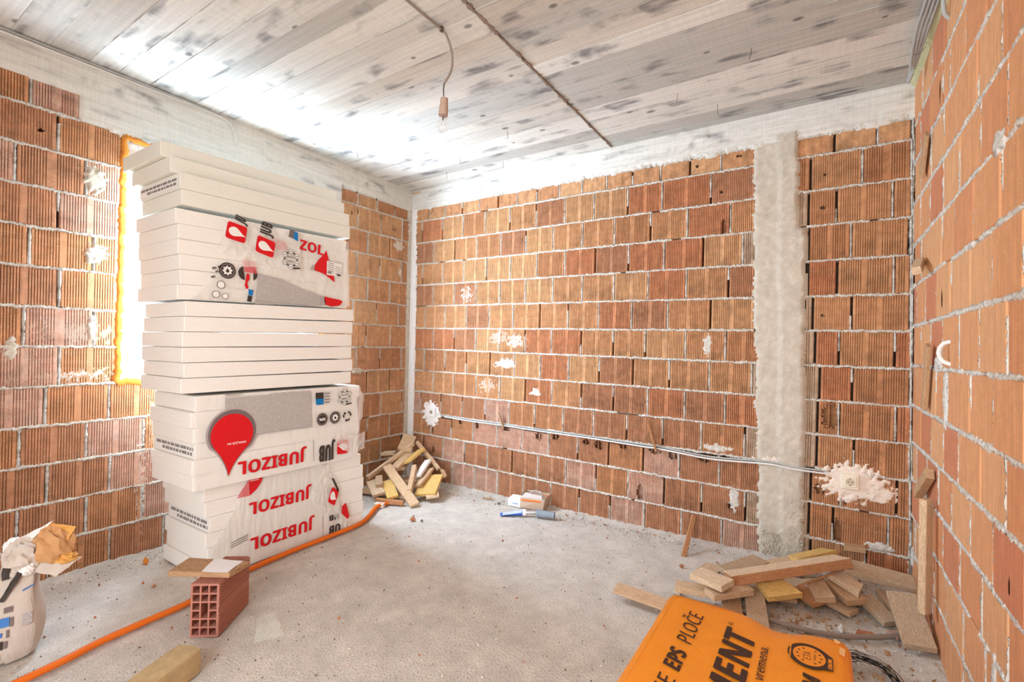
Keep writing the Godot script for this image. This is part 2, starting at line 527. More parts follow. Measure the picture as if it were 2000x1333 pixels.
func make_materials() -> void:
	M.clay = []
	for k in tex.clay.size():
		M.clay.append(mat(Color.WHITE, 0.92, tex.clay[k], 0.62))
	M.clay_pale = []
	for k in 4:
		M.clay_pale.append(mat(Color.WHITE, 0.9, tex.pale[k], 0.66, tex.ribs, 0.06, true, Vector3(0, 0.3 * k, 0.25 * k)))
	M.mortar = mat(Color.WHITE, 0.97, tex.mortar, 0.3, tex.lumpy, 0.3)
	M.core = mat(c8(118, 102, 92), 0.97, tex.mortar, 0.4)
	M.concrete = mat(c8(250, 246, 238), 0.95, tex.floor, 0.47, tex.lumpy, 0.2)
	M.plaster = mat(c8(240, 226, 212), 0.95, null, 0.3, tex.lumpy, 0.2)
	M.gypsum = mat(c8(246, 246, 246), 0.95, null, 0.3, tex.lumpy, 0.25)
	M.floor = mat(Color.WHITE, 0.96, tex.floor, 0.83, tex.lumpy, 0.45)
	M.grit_pale = mat(c8(214, 208, 198), 0.97)
	M.grit_dark = mat(c8(112, 102, 92), 0.97)
	M.cast = []
	var tint := [c8(232, 235, 236), c8(220, 220, 218), c8(246, 249, 250), c8(208, 210, 210), c8(226, 224, 220), c8(242, 245, 245)]
	for k in tint.size():
		M.cast.append(mat(tint[k], 0.93, tex.cast, 1.7, tex.cast_h, 0.16, true, Vector3(0.37 * k, 0.0, 0.29 * k)))
	M.seam = mat(c8(150, 136, 126), 0.97)
	M.foam = mat(Color.WHITE, 0.85, tex.foam, 0.5)
	M.foam_green = mat(c8(246, 249, 244), 0.85, tex.foam, 0.5)
	M.wood = []
	var woods := [c8(236, 212, 182), c8(216, 184, 150), c8(242, 224, 200), c8(200, 168, 136), c8(226, 200, 172), c8(214, 196, 174)]
	for k in woods.size():
		M.wood.append(mat(woods[k], 0.85, tex.wood, 0.33, tex.wood_h, 0.08, false, Vector3(0.31 * k, 0.17 * k, 0.23 * k)))
	M.wood_red = mat(c8(212, 162, 122), 0.85, tex.wood, 0.33, tex.wood_h, 0.08, false)
	M.wood_yellow = mat(c8(246, 214, 140), 0.6, tex.wood, 0.4, null, 0.0, false)
	M.yellow = mat(c8(226, 196, 44), 0.6)
	M.lime = mat(c8(236, 234, 226), 0.95, null, 0.3, tex.lumpy, 0.2)
	M.cable_white = mat(c8(232, 232, 230), 0.5)
	M.cable_grey = mat(c8(178, 182, 180), 0.5)
	M.cable_beige = mat(c8(150, 138, 128), 0.55)
	M.pipe_orange = mat(c8(232, 116, 36), 0.45)
	M.pvc = mat(c8(244, 246, 248), 0.35)
	M.blue_print = mat(c8(70, 130, 200), 0.6)
	M.foam_orange = mat(c8(226, 140, 52), 0.8, null, 0.1, tex.lumpy, 0.5)
	M.foam_pale = mat(c8(226, 224, 178), 0.85, null, 0.1, tex.lumpy, 0.5)
	M.ivory = mat(c8(238, 228, 206), 0.4)
	M.dark = mat(c8(52, 46, 44), 0.7)
	M.black = mat(c8(30, 29, 28), 0.6)
	M.steel = mat(c8(120, 108, 98), 0.5)
	M.steel.metallic = 0.6
	M.red = mat(c8(216, 26, 34), 0.55)
	M.red_dark = mat(c8(170, 20, 30), 0.55)
	M.ink = mat(c8(66, 58, 54), 0.6)
	M.ink_soft = mat(c8(120, 108, 108), 0.6)
	M.ink_pale = mat(c8(176, 166, 166), 0.6)
	M.print = mat(Color.WHITE, 0.7, tex.print, 0.24)
	M.cyan = mat(c8(20, 124, 196), 0.55)
	M.white = mat(c8(242, 242, 240), 0.7)
	M.orange_film = mat(c8(247, 152, 30), 0.38, null, 0.3, tex.fine, 0.10)
	M.orange_film.metallic_specular = 0.5
	M.brown_ink = mat(c8(70, 48, 40), 0.5)
	M.kraft = mat(c8(204, 156, 108), 0.8, null, 0.2, tex.fine, 0.1)
	M.paper = mat(c8(206, 196, 186), 0.75, null, 0.25, tex.fine, 0.1)
	var f := StandardMaterial3D.new()
	f.albedo_color = Color(1.0, 0.99, 0.98, 0.30)
	f.transparency = BaseMaterial3D.TRANSPARENCY_ALPHA
	f.roughness = 0.32
	M.film = f
	f = f.duplicate()
	f.albedo_color = Color(0.99, 0.98, 0.96, 0.42)
	M.film_thick = f
	f = f.duplicate()
	f.albedo_color = Color(0.93, 0.45, 0.48, 0.55)
	M.film_red = f
	var g := StandardMaterial3D.new()
	g.albedo_color = Color(0.95, 0.98, 0.97, 0.06)
	g.transparency = BaseMaterial3D.TRANSPARENCY_ALPHA
	g.roughness = 0.05
	M.glass = g
	M.grey_pipe = mat(c8(142, 154, 166), 0.4)
	M.foil = mat(c8(214, 214, 216), 0.25)
	M.foil.metallic = 0.8
	M.concrete_block = mat(c8(250, 226, 180), 0.95, tex.floor, 0.21, tex.lumpy, 0.4)
	M.outside = mat(c8(200, 198, 190), 1.0)
	M.red_clay_dark = mat(c8(176, 120, 104), 0.9, null, 0.3, tex.fine, 0.05)
	M.brown_socket = mat(c8(184, 160, 144), 0.5)
	var bg := StandardMaterial3D.new()
	bg.albedo_color = Color(0.97, 0.97, 0.95, 0.10)
	bg.transparency = BaseMaterial3D.TRANSPARENCY_ALPHA
	bg.roughness = 0.02
	M.bulb_glass = bg
	M.socket_well = mat(c8(206, 192, 170), 0.5)
	M.paper_white = mat(c8(240, 242, 244), 0.3)
	M.plastic_scrap = StandardMaterial3D.new()
	M.plastic_scrap.albedo_color = Color(0.90, 0.93, 0.88, 0.26)
	M.plastic_scrap.transparency = BaseMaterial3D.TRANSPARENCY_ALPHA
	M.plastic_scrap.roughness = 0.3
	M.carton = mat(c8(196, 172, 152), 0.85)
	M.carton_lid = mat(c8(222, 210, 206), 0.8)
	M.tube_blue = mat(c8(60, 112, 206), 0.4)
	M.tube_label = mat(c8(196, 208, 236), 0.45)
	M.orange_scuff = mat(c8(244, 190, 130), 0.6)
	M.kraft_light = mat(c8(222, 168, 92), 0.75, null, 0.2, tex.fine, 0.1)


# ---------------------------------------------------------------- brick walls
# A wall's own axes: x along the wall, y up, z out into the room.
const HOLES := {
	"wall_back": [[0.30, 0.47, 0.010, 0.05], [0.31, 0.28, 0.010, 0.035], [2.205, 0.24, 0.020, 0.055], [2.715, 1.995, 0.016, 0.06], [3.245, 0.44, 0.028, 0.030], [3.36, 0.41, 0.030, 0.028], [3.33, 0.21, 0.020, 0.07], [3.255, 2.24, 0.008, 0.009], [3.245, 2.05, 0.012, 0.012], [3.25, 1.43, 0.008, 0.008], [2.70, 2.23, 0.009, 0.009], [3.29, 0.86, 0.040, 0.070], [2.78, 0.26, 0.022, 0.022], [0.62, 0.555, 0.02, 0.02], [0.80, 0.55, 0.02, 0.03], [1.10, 0.55, 0.03, 0.02], [1.40, 0.53, 0.03, 0.03], [1.55, 0.54, 0.03, 0.024], [1.80, 0.53, 0.03, 0.02], [1.90, 0.52, 0.03, 0.035], [2.08, 0.535, 0.03, 0.025], [2.30, 0.53, 0.04, 0.02], [2.42, 0.52, 0.025, 0.03], [2.62, 0.52, 0.035, 0.02], [2.55, 2.42, 0.012, 0.010], [2.80, 2.44, 0.018, 0.008]],
	"wall_left": [[1.49, 2.235, 0.012, 0.010], [3.81, 2.265, 0.008, 0.03], [3.835, 2.25, 0.007, 0.02], [3.35, 2.29, 0.009, 0.02], [3.80, 1.345, 0.007, 0.012], [3.86, 0.69, 0.009, 0.012]],
	"wall_right": [[0.66, 2.30, 0.010, 0.05], [0.72, 1.44, 0.012, 0.035], [1.55, 0.63, 0.007, 0.02]],
}


func brick_mesh(w: float, style: String) -> ArrayMesh:
	var key := "%s%.2f" % [style, w]
	if brick_cache.has(key):
		return brick_cache[key]
	var wq := snappedf(w, 0.01)
	var b := MB.new()
	var hh := 0.185
	var back := -0.088
	if style != "rib":
		b.chamfer([Vector3(0, 0, back), Vector3(wq, 0, back), Vector3(wq, hh, back), Vector3(0, hh, back), Vector3(0, 0, 0), Vector3(wq, 0, 0), Vector3(wq, hh, 0), Vector3(0, hh, 0)], 0.004)
	else:
		var prof := [Vector2(0, -0.005), Vector2(0.005, 0)]
		var x := 0.013
		var band := wq * 0.5 if wq > 0.17 else -1.0
		while x < wq - 0.016:
			if band > 0.0 and absf(x + 0.002 - band) < 0.013:
				x += 0.0108
				continue
			prof.append(Vector2(x, 0)); prof.append(Vector2(x + 0.0024, -0.0065)); prof.append(Vector2(x + 0.0048, 0))
			x += 0.0108
		prof.append(Vector2(wq - 0.005, 0)); prof.append(Vector2(wq, -0.005))
		for i in prof.size() - 1:
			var p: Vector2 = prof[i]
			var q: Vector2 = prof[i + 1]
			b.quad(Vector3(p.x, 0, p.y), Vector3(q.x, 0, q.y), Vector3(q.x, hh, q.y), Vector3(p.x, hh, p.y))
		var e := -0.006
		b.quad(Vector3(0, hh, e), Vector3(wq, hh, e), Vector3(wq, hh, back), Vector3(0, hh, back))
		b.quad(Vector3(0, 0, back), Vector3(wq, 0, back), Vector3(wq, 0, e), Vector3(0, 0, e))
		b.quad(Vector3(wq, 0, e), Vector3(wq, 0, back), Vector3(wq, hh, back), Vector3(wq, hh, e))
		b.quad(Vector3(0, 0, back), Vector3(0, 0, e), Vector3(0, hh, e), Vector3(0, hh, back))
	brick_cache[key] = b.mesh()
	return brick_cache[key]


func lay(wall: Node3D, u0: float, u1: float, v0: float, v1: float, slope: float, style: String, m: Material, out := 0.0) -> void:
	var gap := 0.0062
	var w := u1 - u0 - 2.0 * gap
	if w < 0.015:
		return
	var wq := snappedf(w, 0.01)
	var t := Transform3D(Basis(Vector3.BACK, slope).scaled(Vector3(1, 1, 1)), Vector3(u0 + gap, v0, out))
	t.basis = t.basis * Basis.from_scale(Vector3(w / wq, (v1 - v0) / 0.185, 1))
	var found := []
	for h in HOLES.get(wall.name, []):
		if h[0] > u0 and h[0] < u1 and h[1] > v0 and h[1] < v1:
			found.append([h[0] - u0 - gap, h[1] - v0, h[2], h[3]])
	if found:
		part("brick", holed_brick(w, v1 - v0, style, found), m, wall, Transform3D(Basis(Vector3.BACK, slope), Vector3(u0 + gap, v0, out)))
		return
	part("brick", brick_mesh(wq, style), m, wall, t)


func bed(b: MB, u0: float, u1: float, height: Callable, s: int, thick := 1.0, open_ := 0.0) -> void:
	var f := noise(s, 9.0, 3)
	var o := noise(s + 13, 3.0, 2)
	var nu := maxi(3, int((u1 - u0) / 0.0055))
	var p := []
	var rows := 5
	p.resize(nu * rows)
	rng.seed = s
	for i in nu:
		var u := lerpf(u0, u1, float(i) / (nu - 1))
		var v: float = height.call(u)
		var lo := v - (0.0085 + 0.005 * f.get_noise_1d(u) + rng.randf_range(-0.004, 0.0045)) * thick
		var hi := v + (0.0085 + 0.005 * f.get_noise_1d(u + 50.0) + rng.randf_range(-0.004, 0.0045)) * thick
		var w := 0.0015 + 0.005 * f.get_noise_1d(u + 90.0)
		if o.get_noise_1d(u) < -0.62 + open_:
			w = -0.035
			lo = v - 0.006
			hi = v + 0.006
		var rel := [-0.03, w - 0.002, w + 0.001, w - 0.002, -0.03]
		for j in rows:
			p[j * nu + i] = Vector3(u, lerpf(lo, hi, [0.0, 0.10, 0.5, 0.90, 1.0][j]), rel[j] + rng.randf_range(-0.0025, 0.0025))
	b.sheet(p, nu, rows)


func head_joint(b: MB, u: float, v0: float, v1: float, s: int, full := false, wide := 1.0) -> void:
	rng.seed = s
	var a := v0
	var c := v1
	if not full:
		var kind := rng.randf()
		if kind < 0.12:
			return
		if kind < 0.32:
			a = lerpf(v0, v1, rng.randf_range(0.15, 0.6))
		elif kind < 0.45:
			c = lerpf(v0, v1, rng.randf_range(0.4, 0.8))
	var off := rng.randf_range(-0.0035, 0.0035)
	var f := noise(s, 14.0, 3)
	var nv := maxi(3, int((c - a) / 0.0055))
	var p := []
	p.resize(nv * 4)
	for i in nv:
		var t := float(i) / (nv - 1)
		var v := lerpf(a, c, t)
		var half := maxf(0.0012, 0.0070 + 0.006 * f.get_noise_1d(v) + rng.randf_range(-0.0015, 0.0018)) * wide
		var w := 0.000 + 0.005 * f.get_noise_1d(v + 40.0)
		for j in 4:
			p[i * 4 + j] = Vector3(u + off + half * [-1.0, -0.6, 0.6, 1.0][j], v, [-0.04, w, w, -0.04][j] + rng.randf_range(-0.0015, 0.0015))
	b.sheet(p, 4, nv)


# a rough sheet standing on a wall or floor, ragged at its rim; shape(u, v) is > 0 inside and grows inwards
func relief(b: MB, u0: float, u1: float, v0: float, v1: float, step: float, shape: Callable, height: Callable) -> void:
	var nu := int((u1 - u0) / step) + 2
	var nv := int((v1 - v0) / step) + 2
	var p := []
	p.resize(nu * nv)
	var inside := PackedByteArray()
	inside.resize(nu * nv)
	for j in nv:
		for i in nu:
			var u := lerpf(u0, u1, float(i) / (nu - 1))
			var v := lerpf(v0, v1, float(j) / (nv - 1))
			var k: float = shape.call(u, v)
			inside[j * nu + i] = 1 if k > 0.0 else 0
			p[j * nu + i] = Vector3(u, v, height.call(u, v, k) if k > 0.0 else -0.012)
	b.sheet(p, nu, nv, func(i, j): return inside[j * nu + i] + inside[j * nu + i + 1] + inside[(j + 1) * nu + i] + inside[(j + 1) * nu + i + 1] > 0)


func smear(wall: Node3D, called: String, u: float, v: float, ru: float, rv: float, s: int, m: Material, thick := 0.006, ragged := 0.5, step := 0.007) -> void:
	var b := MB.new()
	var f := noise(s, 26.0, 4)
	var g := noise(s + 3, 60.0, 2)
	relief(b, u - ru * 1.5, u + ru * 1.5, v - rv * 1.5, v + rv * 1.5, step,
		func(x, y): return 1.0 - Vector2((x - u) / ru, (y - v) / rv).length() + ragged * f.get_noise_2d(x, y),
		func(x, y, k): return minf(k * 3.0, 1.0) * thick - 0.003 + 0.003 * g.get_noise_2d(x, y))
	part(called, b.mesh(), m, wall)


func wall_node(called: String, origin: Vector3, u: Vector3) -> Node3D:
	var o := Node3D.new()
	o.name = called
	o.transform = Transform3D(Basis(u, Vector3.UP, u.cross(Vector3.UP)), origin)
	o.set_meta("kind", "structure")
	add_child(o)
	return o


func pick(list: Array, s: int) -> Material:
	rng.seed = s * 2654435 + 17
	rng.randi()
	return list[rng.randi() % list.size()]


func back_wall() -> void:
	var wall := wall_node("wall_back", Vector3.ZERO, Vector3.RIGHT)
	var y0 := [0.0, 0.215, 0.408, 0.602, 0.793, 0.986, 1.185, 1.375, 1.58, 1.775, 1.971, 2.167, 2.37, 2.485]
	var y1 := [-0.06, 0.147, 0.349, 0.549, 0.743, 0.939, 1.137, 1.338, 1.537, 1.743, 1.947, 2.153, 2.359, 2.472]
	var core := MB.new()
	core.box(Vector3(-0.3, -0.2, -0.3), Vector3(W + 0.3, H + 0.25, -0.084))
	part("core", core.mesh(), M.core, wall)
	var mortar := MB.new()
	for k in 13:
		var slope: float = (y1[k] - y0[k]) / 3.65
		var at := func(i: int, u: float) -> float: return lerpf(y0[i], y1[i], u / 3.65)
		for side in 2:
			var row: Array = (BACK_ROWS if side == 0 else BACK_ROWS_RIGHT)[k]
			for i: int in row.size() - 1:
				var u0: float = row[i]
				var u1: float = row[i + 1]
				var s := k * 100 + i + side * 50
				var choice: Array = [M.clay[0], M.clay[1], M.clay[2], M.clay[3], M.clay[0], M.clay[4]]
				if k < 4 and side == 0:
					choice = [M.clay[1], M.clay[3], M.clay[5], M.clay[3]]
				if side == 1:
					choice = [M.clay[1], M.clay[4], M.clay[1], M.clay[0]]
				if k == 12:
					choice = [M.clay[0], M.clay[1], M.clay[2]]
				var m := pick(choice, s)
				if side == 1 and i == 0 and k < 11 or side == 0 and u1 > 2.88 and u1 - u0 < 0.12:
					m = M.clay[6]
				var v0: float = at.call(k, u0) + 0.005
				var v1: float = at.call(k + 1, u0) - 0.005
				var out := 0.0
				rng.seed = s
				out = rng.randf_range(-0.003, 0.002)
				if k == 2 and side == 0 and u0 > 0.25:
					v1 -= rng.randf_range(0.012, 0.026)         # the chase for the cable is cut into these
				lay(wall, u0, u1, v0, v1, slope, "plain" if k == 12 else "rib", m, out)
				if i > 0 and not (side == 1 and i == 1):
					head_joint(mortar, u0, at.call(k, u0) + 0.008, at.call(k + 1, u0) - 0.008, s, false)
			if k > 0:
				var a: float = row[0]
				var c: float = row[-1]
				bed(mortar, a, c, func(u): return lerpf(y0[k], y1[k], u / 3.65), 300 + k * 3 + side, 1.05)
	for k in 13:                                                # mortar packed into the corner with the right wall
		head_joint(mortar, 3.648, y1[k], y1[k + 1], 7700 + k, true)
		head_joint(mortar, 3.642, y1[k], y1[k + 1], 7750 + k, true)
	tag(part("mortar", mortar.mesh(), M.mortar, wall), "", "", "", "stuff")
	# cast beam along the top, its lower edge ragged where the grout ran out
	var f := noise(70, 9.0, 4)
	var g := noise(71, 45.0, 3)
	var b := MB.new()
	relief(b, -0.02, W + 0.02, 2.44, H + 0.02, 0.014,
		func(u, v): return v - lerpf(y0[13], y1[13], u / 3.65) + 0.004 - 0.020 * f.get_noise_1d(u) - 0.012 * g.get_noise_1d(u * 1.4),
		func(u, v, k): return 0.010 + (0.006 if v > 2.575 and u < 2.62 else 0.0) + 0.0035 * f.get_noise_2d(u * 2.0, v * 2.0) + (0.006 * g.get_noise_2d(u, v) if v < 2.53 else 0.0))
	part("concrete_beam", b.mesh(), M.cast[2], wall)
	# cast column between two courses of toothed blocks
	b = MB.new()
	relief(b, 2.8, 3.28, -0.03, 2.52, 0.013,
		func(u, v):
			var l := lerpf(2.935, 2.885, clampf(v / 2.0, 0.0, 1.0)) + 0.016 * f.get_noise_2d(v * 0.8, 3.0) + 0.014 * g.get_noise_2d(v, 5.0)
			var r := (3.165 if v < 1.95 else 3.125) + 0.012 * f.get_noise_2d(v * 0.8, 9.0) + 0.008 * g.get_noise_2d(v, 15.0)
			return minf(u - l, r - u),
		func(u, v, k): return minf(k * 0.6, 0.008) + (0.008 if u > lerpf(3.055, 3.02, v / 2.4) + 0.006 * f.get_noise_2d(v, 77.0) else 0.0) + 0.004 * f.get_noise_2d(u * 2.0, v * 2.0) + 0.005 * g.get_noise_2d(u, v))
	part("concrete_column", b.mesh(), M.concrete, wall)
	# gravel nests at the foot of the column
	b = MB.new()
	rng.seed = 91
	for i in 700:
		var u := rng.randf_range(2.95, 3.165)
		var v := rng.randf_range(0.0, 0.20) if rng.randf() < 0.7 else rng.randf_range(0.15, 0.36)
		if v > 0.15 and u < 3.09:
			continue
		pebble(b, Vector3(u, v, 0.014), rng.randf_range(0.003, 0.008))
	tag(part("gravel_nest", b.mesh(), M.concrete, wall), "", "", "", "stuff")
	# grout that ran down over the top course
	b = MB.new()
	for i in 520:
		var u := rng.randf_range(0.9, 3.62)
		pebble(b, Vector3(u, lerpf(2.485, 2.475, u / 3.65) + rng.randf_range(-0.010, 0.012), 0.006), rng.randf_range(0.003, 0.007))
	tag(part("grout_drips", b.mesh(), M.mortar, wall), "", "", "", "stuff")
	# white strip of filler in the corner
	b = MB.new()
	relief(b, -0.01, 0.11, -0.02, 2.5, 0.012, func(u, v): return 0.052 + 0.016 * f.get_noise_1d(v * 2.0) + 0.01 * g.get_noise_1d(v) - u, func(u, v, k): return 0.006 + 0.003 * g.get_noise_2d(u, v))
	part("corner_filler", b.mesh(), M.gypsum, wall)
	# smears of filler on the blocks
	smear(wall, "gypsum_smear", 1.165, 1.265, 0.085, 0.065, 401, M.gypsum, 0.005, 0.9)
	smear(wall, "gypsum_smear", 1.02, 1.29, 0.10, 0.05, 402, M.gypsum, 0.003, 1.1)
	smear(wall, "gypsum_smear", 1.08, 1.08, 0.11, 0.04, 403, M.gypsum, 0.006, 0.6)
	smear(wall, "gypsum_smear", 0.90, 0.89, 0.085, 0.06, 404, M.gypsum, 0.003, 1.2)
	smear(wall, "gypsum_smear", 0.66, 1.66, 0.06, 0.07, 405, M.gypsum, 0.002, 1.3)
	smear(wall, "gypsum_smear", 0.28, 0.60, 0.105, 0.115, 406, M.gypsum, 0.010, 0.45)
	smear(wall, "gypsum_smear", 1.36, 0.86, 0.05, 0.03, 407, M.gypsum, 0.003, 1.2)
	smear(wall, "mortar_smear", 2.63, 1.25, 0.028, 0.085, 408, M.mortar, 0.004, 0.5)
	smear(wall, "mortar_smear", 2.80, 0.30, 0.03, 0.08, 409, M.mortar, 0.004, 0.5)
	smear(wall, "mortar_smear", 2.70, 0.60, 0.10, 0.03, 410, M.mortar, 0.004, 0.7)
	smear(wall, "mortar_smear", 3.52, 0.175, 0.06, 0.025, 411, M.mortar, 0.008, 0.7)
	smear(wall, "plaster_smear", 3.40, 0.50, 0.155, 0.115, 412, M.plaster, 0.010, 0.55)
	smear(wall, "plaster_smear", 3.51, 0.46, 0.08, 0.06, 413, M.plaster, 0.006, 0.4)
	smear(wall, "plaster_smear", 3.02, 0.575, 0.11, 0.022, 414, M.plaster, 0.012, 0.8)


func pebble(b: MB, at: Vector3, r: float) -> void:
	var p := []
	for d in [Vector3.RIGHT, Vector3.LEFT, Vector3.UP, Vector3.DOWN, Vector3.BACK, Vector3.FORWARD]:
		p.append(at + d * r * rng.randf_range(0.7, 1.2))
	for t in [[0, 2, 4], [2, 1, 4], [1, 3, 4], [3, 0, 4], [2, 0, 5], [1, 2, 5], [3, 1, 5], [0, 3, 5]]:
		b.tri(p[t[0]], p[t[1]], p[t[2]])


# a brick whose shell is knocked in: the front is cut out inside ragged ovals, with a pocket behind
func holed_brick(w: float, h: float, style: String, holes: Array) -> ArrayMesh:
	var b := MB.new()
	var back := -0.088
	var prof := [Vector2(0, -0.003), Vector2(0.003, 0)]
	var x := 0.010
	while x < w - 0.012:
		prof.append(Vector2(x, 0))
		if style == "rib":
			prof.append(Vector2(x + 0.0022, -0.0042)); prof.append(Vector2(x + 0.0044, 0))
		else:
			prof.append(Vector2(x + 0.004, 0))
		x += 0.0108 if style == "rib" else 0.006
	prof.append(Vector2(w - 0.003, 0)); prof.append(Vector2(w, -0.003))
	var f := noise(int(w * 9999.0), 60.0, 2)
	var n := int(h / 0.005) + 1
	for i in prof.size() - 1:
		var p: Vector2 = prof[i]
		var q: Vector2 = prof[i + 1]
		for j in n:
			var y0 := h * j / n
			var y1 := h * (j + 1) / n
			var out := false
			for o in holes:
				var d := Vector2(((p.x + q.x) * 0.5 - o[0]) / o[2], ((y0 + y1) * 0.5 - o[1]) / o[3]).length()
				out = out or d + 0.45 * f.get_noise_2d((p.x + q.x) * 0.5, y0) < 1.0
			if not out:
				b.quad(Vector3(p.x, y0, p.y), Vector3(q.x, y0, q.y), Vector3(q.x, y1, q.y), Vector3(p.x, y1, p.y))
				b.quad(Vector3(q.x, y0, q.y - 0.009), Vector3(p.x, y0, p.y - 0.009), Vector3(p.x, y1, p.y - 0.009), Vector3(q.x, y1, q.y - 0.009))
	var e := -0.003
	b.quad(Vector3(0, h, e), Vector3(w, h, e), Vector3(w, h, back), Vector3(0, h, back))
	b.quad(Vector3(0, 0, back), Vector3(w, 0, back), Vector3(w, 0, e), Vector3(0, 0, e))
	b.quad(Vector3(w, 0, e), Vector3(w, 0, back), Vector3(w, h, back), Vector3(w, h, e))
	b.quad(Vector3(0, 0, back), Vector3(0, 0, e), Vector3(0, h, e), Vector3(0, h, back))
	b.quad(Vector3(0, 0, -0.062), Vector3(w, 0, -0.062), Vector3(w, h, -0.062), Vector3(0, h, -0.062))
	x = 0.045
	while x < w - 0.02:                                           # webs inside the block
		b.box(Vector3(x, 0, -0.062), Vector3(x + 0.006, h, -0.012))
		x += 0.05
	return b.mesh()


func left_wall() -> void:
	var wall := wall_node("wall_left", Vector3(0, 0, D), Vector3.FORWARD)
	var y0 := [0.0, 0.175, 0.378, 0.570, 0.760, 0.955, 1.155, 1.352, 1.552, 1.742, 1.938, 2.135, 2.330, 2.485]
	var y1 := [0.0, 0.2, 0.394, 0.597, 0.796, 0.998, 1.193, 1.389, 1.586, 1.786, 1.987, 2.178, 2.374, 2.47]
	var at := func(i: int, u: float) -> float: return lerpf(y0[i], y1[i], u / D)
	var wa := D - 2.225
	var wb := D - 0.94
	var core := MB.new()
	core.box(Vector3(-0.3, -0.2, -0.3), Vector3(wa, H + 0.25, -0.084))
	core.box(Vector3(wb, -0.2, -0.3), Vector3(D + 0.3, H + 0.25, -0.084))
	core.box(Vector3(wa, -0.2, -0.3), Vector3(wb, 0.965, -0.084))
	core.box(Vector3(wa, 2.345, -0.3), Vector3(wb, H + 0.25, -0.084))
	part("core", core.mesh(), M.core, wall)
	var mortar := MB.new()
	for k in 13:
		var slope: float = (y1[k] - y0[k]) / D
		for g: int in LEFT_ROWS[k].size():
			var row: Array = LEFT_ROWS[k][g]
			for i: int in row.size() - 1:
				var u0: float = row[i]
				var u1: float = row[i + 1]
				var s := 3000 + k * 100 + i + g * 50
				rng.seed = s
				var m := pick([M.clay[1], M.clay[3], M.clay[1], M.clay[3], M.clay[5]] if g == 0 and u0 < 2.2 else [M.clay[0], M.clay[1], M.clay[2]], s)
				var out := rng.randf_range(-0.003, 0.002)
				lay(wall, u0, u1, at.call(k, u0) + 0.005, at.call(k + 1, u0) - 0.005, slope, "rib", m, out)
				if i > 0:
					head_joint(mortar, u0, at.call(k, u0) + 0.006, at.call(k + 1, u0) - 0.006, s, u0 < 1.9 and rng.randf() < 0.7)
			if k > 0:
				bed(mortar, row[0], row[-1], func(u): return lerpf(y0[k], y1[k], u / D), 600 + k * 3 + g, 1.05)
	tag(part("mortar", mortar.mesh(), M.mortar, wall), "", "", "", "stuff")
	# cast ring beam with the lintel reaching down to the window head
	var f := noise(80, 9.0, 4)
	var h := noise(81, 45.0, 3)
	var b := MB.new()
	var l0 := D - 2.42
	var l1 := D - 0.80
	relief(b, -0.02, D + 0.02, 2.29, H + 0.02, 0.014,
		func(u, v):
			var low: float = 2.478
			if u > l0 and u < l1:
				low = 2.346 if u < wa - 0.03 else 2.334
			return v - low - 0.014 * f.get_noise_1d(u) - 0.008 * h.get_noise_1d(u * 1.4),
		func(u, v, k): return 0.008 + (0.004 if v > 2.53 - 0.01 * u else 0.0) + 0.003 * f.get_noise_2d(u * 2.0, v * 2.0) + 0.0015 * h.get_noise_2d(u, v))
	part("concrete_beam", b.mesh(), M.cast[5], wall)
	# grey strip of cast concrete in the corner, with a white edge bead
	b = MB.new()
	relief(b, D - 0.10, D + 0.01, -0.02, 2.5, 0.012, func(u, v): return u - (D - 0.055) + 0.018 * f.get_noise_1d(v * 2.0) + 0.012 * h.get_noise_1d(v), func(u, v, k): return 0.005 + 0.004 * h.get_noise_2d(u, v))
	part("corner_concrete", b.mesh(), M.concrete, wall)
	b = MB.new()
	b.box(Vector3(D - 0.016, 0.0, 0.004), Vector3(D - 0.001, 2.6, 0.018))
	part("edge_bead", b.mesh(), M.gypsum, wall)
	smear(wall, "mortar_smear", D - 2.345, 2.055, 0.05, 0.075, 501, M.concrete, 0.012, 0.6)
	smear(wall, "mortar_smear", D - 2.33, 1.665, 0.05, 0.06, 502, M.concrete, 0.009, 0.8)
	smear(wall, "mortar_smear", D - 2.34, 1.27, 0.022, 0.08, 503, M.concrete, 0.012, 0.5)
	smear(wall, "mortar_smear", D - 0.17, 2.12, 0.07, 0.055, 504, M.concrete, 0.008, 0.6)
	smear(wall, "mortar_smear", D - 0.15, 1.87, 0.03, 0.055, 505, M.concrete, 0.006, 0.8)
	smear(wall, "mortar_smear", D - 0.6, 0.99, 0.08, 0.03, 506, M.concrete, 0.010, 0.7)
	smear(wall, "mortar_smear", D - 2.64, 1.15, 0.03, 0.06, 507, M.concrete, 0.006, 0.8)
	smear(wall, "lime_smear", D - 2.05, 0.7, 0.02, 0.2, 508, M.mortar, 0.002, 1.2)
	smear(wall, "lime_smear", D - 2.1, 0.35, 0.025, 0.28, 509, M.mortar, 0.002, 1.3)
	smear(wall, "lime_smear", D - 2.4, 1.24, 0.14, 0.05, 510, M.mortar, 0.001, 1.5)
	smear(wall, "lime_smear", D - 2.45, 1.02, 0.2, 0.03, 511, M.mortar, 0.001, 1.6)


